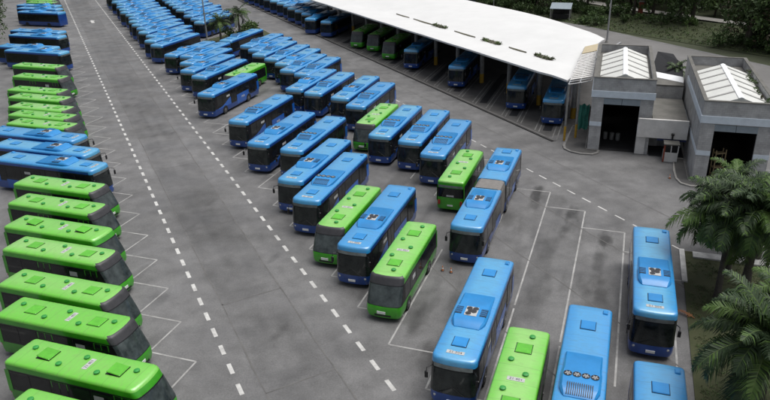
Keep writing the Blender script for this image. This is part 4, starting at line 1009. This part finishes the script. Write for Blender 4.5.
tree_kinds = [make_tree('broadleaf_tree', 11, 4.6, [0, 0, 1], seed=1, nc=46), make_tree('broadleaf_tree', 9, 4.0, [0, 1, 1, 2], seed=2, nc=42), make_tree('broadleaf_tree', 12, 5.0, [0, 0, 1, 3], seed=3, nc=50), make_tree('broadleaf_tree', 8, 3.2, [1, 2, 2], seed=4, nc=34), make_tree('broadleaf_tree', 10, 4.2, [3, 3, 0, 1], seed=5, nc=34)]
shrub_kinds = [make_shrub('shrub', 1.8, 1.5, [0, 0, 1], 11), make_shrub('shrub', 1.4, 1.3, [1, 2], 12), make_shrub('shrub', 2.4, 1.6, [0, 1], 13)]
used_k = set()
def plant(proto, p, sc, rz, label, cat, group=None):
    if proto.name in used_k: o = tree_copy(proto)
    else: o = proto; used_k.add(proto.name)
    o.location = p; o.scale = (sc, sc, sc * random.uniform(.9, 1.1)); o.rotation_euler = (0, 0, rz); tag(o, label, cat, group); return o
random.seed(21)
TL = ['dense dark green tree in the belt along the back road', 'mid green tree in the belt along the back road', 'tall dark spreading tree in the belt along the back road', 'pale green small tree in the belt along the back road', 'brownish reddish crowned tree in the belt along the back road']
def zt(n, a): return 1.33 if n > edge_n(a) + 13 else max(0.03, vh(98.6 + n - edge_n(a), a))
tsp = []
a_ = 46.0
while a_ < 172:
    e = edge_n(a_)
    for dn in (4.5, 8.5, 13.0, 22.5, 27, 32, 38, 46):
        if dn == 4.5 and not (66 < a_ < 85 or a_ > 128): continue
        if dn == 8.5 and not (a_ < 87 or 114 < a_ < 118 or a_ > 125): continue
        if dn == 13 and (86 < a_ < 96): continue
        tsp.append((e + dn + random.uniform(-1.5, 1.5), a_ + random.uniform(-2, 2), dn))
    a_ += 5.2
for n_, aa, dn in tsp:
    if aa < 84: k = random.choice([0, 0, 2, 0])
    elif 84 <= aa < 93 and dn > 10: k = random.choice([4, 2, 0])
    elif aa < 106: k = random.choice([0, 2, 1, 0, 3])
    elif aa < 118: k = random.choice([1, 3, 0, 1])
    else: k = random.choice([0, 1, 2])
    plant(tree_kinds[k], LA(n_, aa, zt(n_, aa)), random.uniform(.85, 1.2) * ((1.0 if aa < 84 else .75) if dn < 10 else 1.1), random.uniform(0, 6.28), TL[k], 'tree', 'trees along the back road')
for i, (dn, aa, k) in enumerate(((3.6, 58, 0), (4.2, 64.5, 2), (3.4, 70.5, 0), (4.4, 76.5, 2), (3.8, 82, 0), (7.5, 61, 2), (7.8, 67.5, 0), (8, 74, 2), (8.4, 80, 0))):
    n_ = edge_n(aa) + dn; plant(tree_kinds[k], LA(n_, aa, zt(n_, aa) - .6), 1.15, i * 1.3, TL[k], 'tree', 'trees along the back road')
SL = ['low dark shrub at the edge of the back verge', 'low bright green shrub at the edge of the back verge', 'tall mid green shrub at the edge of the back verge']
for i in range(130):
    aa = random.uniform(50, 88) if 56 <= i < 80 else random.uniform(84 if i < 56 else 108, 165); dn = random.choice([1.5, 3, 4.5, 6, 8, 10]) + random.uniform(-.7, .7)
    if 86 < aa < 108 and dn < 8: continue
    if 56 <= i < 80: dn *= .7
    if 117.5 < aa < 124 and dn < 6: continue
    k = random.choice([0, 0, 1, 2]) if i < 56 or i >= 80 else random.choice([0, 0, 2]); n_ = edge_n(aa) + dn
    plant(shrub_kinds[k], LA(n_, aa, zt(n_, aa)), random.uniform(.7, 1.3), random.uniform(0, 6.28), SL[k], 'shrub', 'shrubs on the back verge')
for i in range(22):
    n_, aa = -10.2 - random.random() * 9, 146 + i * 3.6
    plant(tree_kinds[random.choice([0, 0, 2])], LA(n_, aa, .2), random.uniform(.6, .85), random.uniform(0, 6.28), 'dark tree behind the far left row of buses', 'tree', 'trees behind the left row')
plant(shrub_kinds[2], LA(21.9, 135.3), 1.15, 1.0, 'rounded dark green bush among the far blue buses', 'bush')
plant(shrub_kinds[1], LA(38.5, 146.0), 1.5, 2.0, 'yellow green bush at the far end of the palm island', 'bush')
plant(shrub_kinds[0], LA(33.0, 139.5), 1.2, 2.0, 'dark bush at the foot of the far palms', 'bush')
plant(shrub_kinds[2], LA(36.0, 141.5), 1.1, .4, 'tall bush between the far palms and the yellow green bush', 'bush')
sheetp = [LA(26.5, 132.5).to_2d(), LA(41, 132.5 + 6).to_2d(), LA(41, 151).to_2d(), LA(30, 142).to_2d(), LA(26.5, 139.5).to_2d()]
island('planted_island', sheetp, MT['kerb'], MT['soil'])
# grass tufts of the verge, as one mass
gb = MB(); random.seed(5)
for i in range(3500):
    aa = random.uniform(55, 160); dn = random.uniform(.3, 13) ; n_ = edge_n(aa) + dn
    p = LA(n_, aa, zt(n_, aa) - .03); k0 = len(gb.f); tuft(gb, p, 3, .25, random.uniform(.25, .6), .06); gb.m[k0:] = [random.choice((0, 0, 1))] * (len(gb.f) - k0)
tag(gb.build('verge_grass', [MT['blade'], MT['leaf1']]), 'rough tufted grass on the verge along the back road', 'grass', kind='stuff')

# palms
def frond(b, L_, az, el, droop, lw, nl, leaf, mi, twist=0.0):
    pts = []; d = Vector((math.cos(az), math.sin(az), 0)); p = Vector((0, 0, 0)); ang = el; n = 14
    for i in range(n + 1):
        pts.append(p.copy()); st = L_ / n
        p = p + d * math.cos(ang) * st + Vector((0, 0, math.sin(ang))) * st; ang -= droop / n * (.6 + 1.0 * i / n)
    for i in range(n):
        r0 = .028 * (1 - i / n) + .006; b.tube(pts[i], pts[i + 1], r0, .028 * (1 - (i + 1) / n) + .005, 4, mi=2, cap=False)
    side = Vector((-d.y, d.x, 0))
    for k in range(nl):
        f = .14 + .86 * k / (nl - 1); x = f * n; i = min(n - 1, int(x)); q = pts[i].lerp(pts[i + 1], x - i); tg = (pts[i + 1] - pts[i]).normalized()
        ll = leaf * (math.sin(math.pi * min(1, .18 + f * .80)) ** .6) * random.uniform(.85, 1.12)
        up = side.cross(tg).normalized() * (-1)
        if up.z < 0: up = -up
        for s in (-1, 1):
            dir_ = (side * s * .82 + tg * (.42 + .3 * f) + up * random.uniform(-.12, .45)).normalized()
            m_ = q + dir_ * ll * .5; e = q + dir_ * ll * .92 + Vector((0, 0, -ll * random.uniform(.25, .62)))
            wv = tg * lw
            b.add([q - wv * .5, q + wv * .5, m_ + wv * .55, m_ - wv * .55, e], [(0, 1, 2, 3), (3, 2, 4)], mi if random.random() < .85 else 1 - mi)
def make_palm(loc, h, tr, label, nf=18, L_=3.0, mi=0, seed=0, lean=(0, 0), leaf=.62, nl=38, group=None, lw=.045):
    random.seed(seed); root = empty('palm_tree', loc); tag(root, label, 'palm', group)
    t = MB(); n = 9; pr = Vector((0, 0, -.1))
    for i in range(1, n + 1):
        f = i / n; q = Vector((lean[0] * f * f, lean[1] * f * f, h * f)); t.tube(pr, q, tr * (1.35 - .5 * min(1, (f - 1 / n) * 1.6)), tr * (1.30 - .5 * min(1, f * 1.6)), 12, cap=(i == n)); pr = q
    t.build('trunk', MT['palmbark'], root, 50)
    b = MB()
    for k in range(nf):
        az = k * 2.399 + random.uniform(-.2, .2); tier = k / nf
        k0 = len(b.v); frond(b, L_ * random.uniform(.72, 1.12), az + random.uniform(-.25, .25), 1.25 - 1.55 * tier + random.uniform(-.18, .18), 1.0 + .75 * random.random() + .3 * tier, lw, int(nl * 1.2), leaf, mi if random.random() < .8 else 1 - mi)
        b.v[k0:] = [tuple(Vector(v) + pr) for v in b.v[k0:]]
    b.build('crown', [MT['palm0'], MT['palm1'], MT['rachis']], root)
    return root
make_palm((22.3, 40.2, .05), 6.0, .19, 'dark palm on the grass beside the blue bus, the more slender of two near trunks', 50, 4.0, 0, 3, (.3, .8), leaf=1.05, nl=50, lw=.07)
make_palm((24.1, 40.3, .05), 6.6, .27, 'dark palm on the grass with the thicker trunk, right of its neighbour', 50, 4.0, 0, 4, (-.3, -.6), leaf=1.05, nl=50, lw=.07)
make_palm((26.3, 46.6, .05), 5.3, .18, 'brighter green palm in front of the right block building doorway', 22, 3.0, 1, 5, (-.3, .6), leaf=.8, nl=40, lw=.05)
make_palm((27.8, 45.6, .05), 5.4, .18, 'mixed green palm at the right edge below the block building', 20, 3.1, 0, 8, (.0, .3), leaf=.8, nl=40, lw=.05)
make_palm((17.9, 26.6, .05), 6.1, .24, 'large palm whose fronds fill the bottom right corner', 48, 4.3, 0, 6, (-.1, .2), leaf=1.05, nl=56, lw=.065)
make_palm((20.9, 27.6, .05), 5.6, .2, 'dark palm at the right edge, partly hidden behind the corner palm', 30, 3.6, 0, 12, (-.2, .5), leaf=.95, nl=48, lw=.065)
make_palm((24.6, 43.6, .05), 5.2, .18, 'dark palm with low hanging fronds just beyond the two near trunks', 30, 3.4, 0, 14, (-.4, .2), leaf=.95, nl=46, lw=.065)
make_palm((20.6, 31.0, .05), 5.9, .2, 'bright green young palm at the right edge above the corner palm', 16, 3.0, 1, 9, (.1, .1), leaf=.75, nl=40, lw=.05)
for i, (n_, a2, hh, lb) in enumerate(((29.7, 135.6, 3.9, 'far palm on the planted island, left of two'), (34.2, 138.6, 4.6, 'far palm on the planted island, right of two'), )):
    p = LA(n_, a2, .1); make_palm((p.x, p.y, .1), hh, .2, lb, 18, 3.3, 0, 20 + i, nl=20, leaf=.85, lw=.09)
for i, (x, y, hh, lb) in enumerate(((9.2, 15.5, 5.6, 'small palm behind the left corner of the right block building'), (13.0, 15.5, 5.2, 'small yellow green palm behind the middle of the right block building'))):
    p = b1w(x, y); make_palm((p.x, p.y, 0), hh, .16, lb, 14, 2.1, i, 30 + i, nl=18, leaf=.55, lw=.08)
# grass patch under the near palms
g0 = Vector((22.75, 47.3)); gp = [g0, g0 - Vector((math.cos(R(70.5)), math.sin(R(70.5)))) * 24, Vector((24, 20)), Vector((40, 24)), Vector((36.5, 41.5)), Vector((31.0, 44.6))]
island('grass_patch', gp[::-1], MT['soil'], MT['soil'], .06)
gb = MB(); random.seed(15)
for i in range(5200):
    u = random.uniform(0, 26); v = random.uniform(.35, 9)
    p = g0 - Vector((math.cos(R(70.5)), math.sin(R(70.5)))) * u + Vector((math.sin(R(70.5)), -math.cos(R(70.5)))) * v
    if fbm(np.array([p.x]), np.array([p.y]), 1.6, 77, 3)[0] < .46: continue
    if p.y > 46.6 - (p.x - 23) * .33: continue
    k0 = len(gb.f); tuft(gb, (p.x, p.y, .03), 4, .14, random.uniform(.08, .22), .018); gb.m[k0:] = [random.choice((0, 0, 1))] * (len(gb.f) - k0)
tag(gb.build('grass_tufts', [MT['blade'], MT['leaf1']]), 'thin dull grass growing under the near palms', 'grass', kind='stuff')
kb = MB()
U = Vector((math.cos(R(70.5)), math.sin(R(70.5)), 0)); V = Vector((U.y, -U.x, 0)); G3 = Vector((g0.x, g0.y, 0))
def obox(b, o, u0, u1, v0, v1, z0, z1):
    b.add([o + U * u + V * v + Vector((0, 0, z)) for z in (z0, z1) for (u, v) in ((u0, v0), (u1, v0), (u1, v1), (u0, v1))], [(3, 2, 1, 0), (4, 5, 6, 7), (0, 1, 5, 4), (1, 2, 6, 5), (2, 3, 7, 6), (3, 0, 4, 7)])
obox(kb, G3, -5.0, .1, -.15, .22, 0, .17); tag(kb.build('white_kerb', MT['paint']), 'white painted kerb at the corner of the palm grass', 'kerb')
kb = MB(); obox(kb, G3 - U * .6, -.4, .5, .8, 7.5, 0, .16); tag(kb.build('white_kerb', MT['paint']), 'white painted kerb running behind the near palms', 'kerb')
# dry fallen leaf
fb = MB(); random.seed(2); frond(fb, 1.5, 0, .35, .9, .05, 16, .3, 0)
fo = fb.build('dry_palm_leaf', [MT['dry'], MT['dry'], MT['dry']], loc=(19.9, 38.0, .08)); fo.rotation_euler = (0, 0, 2.3); tag(fo, 'orange brown fallen palm leaf on the grass beside the blue bus', 'leaf')
# white bollards by the right building
for i, q in enumerate(((15.0, -8.0), (16.0, -9.3))):
    p = b1w(*q); c = MB(); c.lathe([(.16, 0), (.16, 1.55), (.12, 1.7), (.02, 1.75)], 12, (p.x, p.y, .0)); tag(c.build('bollard', MT['white'], smooth=40), ['white post at the foot of the right building, left of two', 'white post at the right picture edge below the building'][i], 'post')
# small cones
def cone(loc, label, m=None, group=None):
    r = empty('traffic_cone', loc); r.scale = (.72, .72, .72); tag(r, label, 'cone', group)
    b = MB(); b.box(-.17, .17, -.17, .17, 0, .04, ch=.01); b.build('base', MT['ink'], r)
    b = MB(); b.lathe([(.13, .04), (.09, .25)], 12); b.lathe([(.065, .38), (.03, .58), (.01, .6)], 12); b.build('cone', MT['orange'], r, 40)
    b = MB(); b.lathe([(.092, .25), (.067, .38)], 12); b.build('reflective_band', MT['white'], r, 40)
cone((4.15, 45.1, .012), 'small orange cone at the left front corner of the articulated bus'); cone((4.75, 44.8, .012), 'small orange cone under the bumper of the articulated bus')
p = b1w(8.0, -6.5); cone((p.x, p.y, .012), 'small orange cone on the asphalt beside the curved kerb')

# ------------------------------------------------------------------ lamp posts, kiosk, pillar
def lamp_post(p, h, az, label, r=.13):
    o = empty('lamp_post', p); tag(o, label, 'lamp post')
    b = MB(); b.tube((0, 0, 0), (0, 0, h), r, r * .55, 10); b.build('pole', MT['steel'], o, 40)
    b = MB(); b.tube((0, 0, 0), (0, 0, .35), r * 1.9, r * 1.6, 10); b.build('base', MT['concrete'], o, 40)
    for s in (0, math.pi):
        M = Matrix.Rotation(az + s, 4, 'Z'); b = MB(); b.tube(M @ Vector((0, 0, h - .1)), M @ Vector((1.5, 0, h + .25)), .05, .04, 6); a_ = b.build('arm', MT['steel'], o, 40)
        b = MB(); b.box(1.4, 2.1, -.15, .15, h + .18, h + .34, M=M, ch=.04); b.build('lamp_head', MT['steel'], a_)
lamp_post(LA(28.0, 140.3), 12.0, 1.0, 'tall grey lamp post on the planted island beside the far palms', .17)
lamp_post((41.2, 127.5, 0), 12.5, .6, 'tall grey lamp post behind the right end of the white canopy', .17)
lamp_post(LA(98.6, 145.0, 0), 9.0, 2.0, 'thin grey lamp post at the edge of the back road', .1)
ki = empty('roadside_kiosk', LA(100.0, 121.6, .1), HR); tag(ki, 'small kiosk with pale sloping roof on the verge of the back road', 'kiosk')
b = MB(); b.add([(-1.9, -2.2, 3.2), (1.5, -2.2, 2.4), (1.5, 2.2, 2.4), (-1.9, 2.2, 3.2), (-1.9, -2.2, 3.3), (1.5, -2.2, 2.5), (1.5, 2.2, 2.5), (-1.9, 2.2, 3.3)], [(3, 2, 1, 0), (4, 5, 6, 7), (0, 1, 5, 4), (1, 2, 6, 5), (2, 3, 7, 6), (3, 0, 4, 7)]); b.build('roof', MT['lintel'], ki)
for x, y in ((-1.7, -2), (1.3, -2), (1.3, 2), (-1.7, 2)):
    b = MB(); b.tube((x, y, 0), (x, y, 2.4 if x > 0 else 3.1), .09, n=8); b.build('post', MT['column'], ki, 40)
b = MB(); b.box(-1.5, -.2, -1.7, 1.7, 0, 1.0, ch=.03); b.build('counter', MT['dark'], ki)
b = MB(); b.box(-1.6, -1.5, -1.8, 1.8, .0, 2.3); b.build('back_wall', MT['dark'], ki)
pl_ = empty('brick_pillar', LA(edge_n(111) + 13, 111.8, 1.3)); tag(pl_, 'red brown square pillar standing among the trees of the back verge', 'pillar')
b = MB(); b.box(-.4, .4, -.4, .4, 0, 2.6, ch=.03); b.build('shaft', MT['rust'], pl_)
b = MB(); b.box(-.5, .5, -.5, .5, 2.6, 2.8, ch=.04); b.build('cap', MT['kerb'], pl_)
# creeper along the right side of the right-hand glazed roof
vb = MB(); random.seed(9)
for i in range(26):
    y = 1.0 + i * .52; cpt = Vector((29.2 + 5.45 * math.cos(BH) - y * math.sin(BH), 61.0 + 5.45 * math.sin(BH) + y * math.cos(BH), 7.75 + random.uniform(-.1, .15)))
    if random.random() < .8: leaf_cloud(vb, [(cpt + Vector((random.uniform(-.3, .3), 0, 0)), random.uniform(.15, .35))], 14, .13, [0, 0, 1, 3])
tag(vb.build('creeper', [MT['leaf0'], MT['leaf1'], MT['leaf2'], MT['leafr']]), 'dark creeper growing along the right side of the glazed roof', 'creeper')
for o in [q for q in bpy.data.objects if q.parent is None and q.type == 'EMPTY' and 'label' not in q]:   # prototypes never placed
    for ch in list(o.children): bpy.data.objects.remove(ch)
    bpy.data.objects.remove(o)
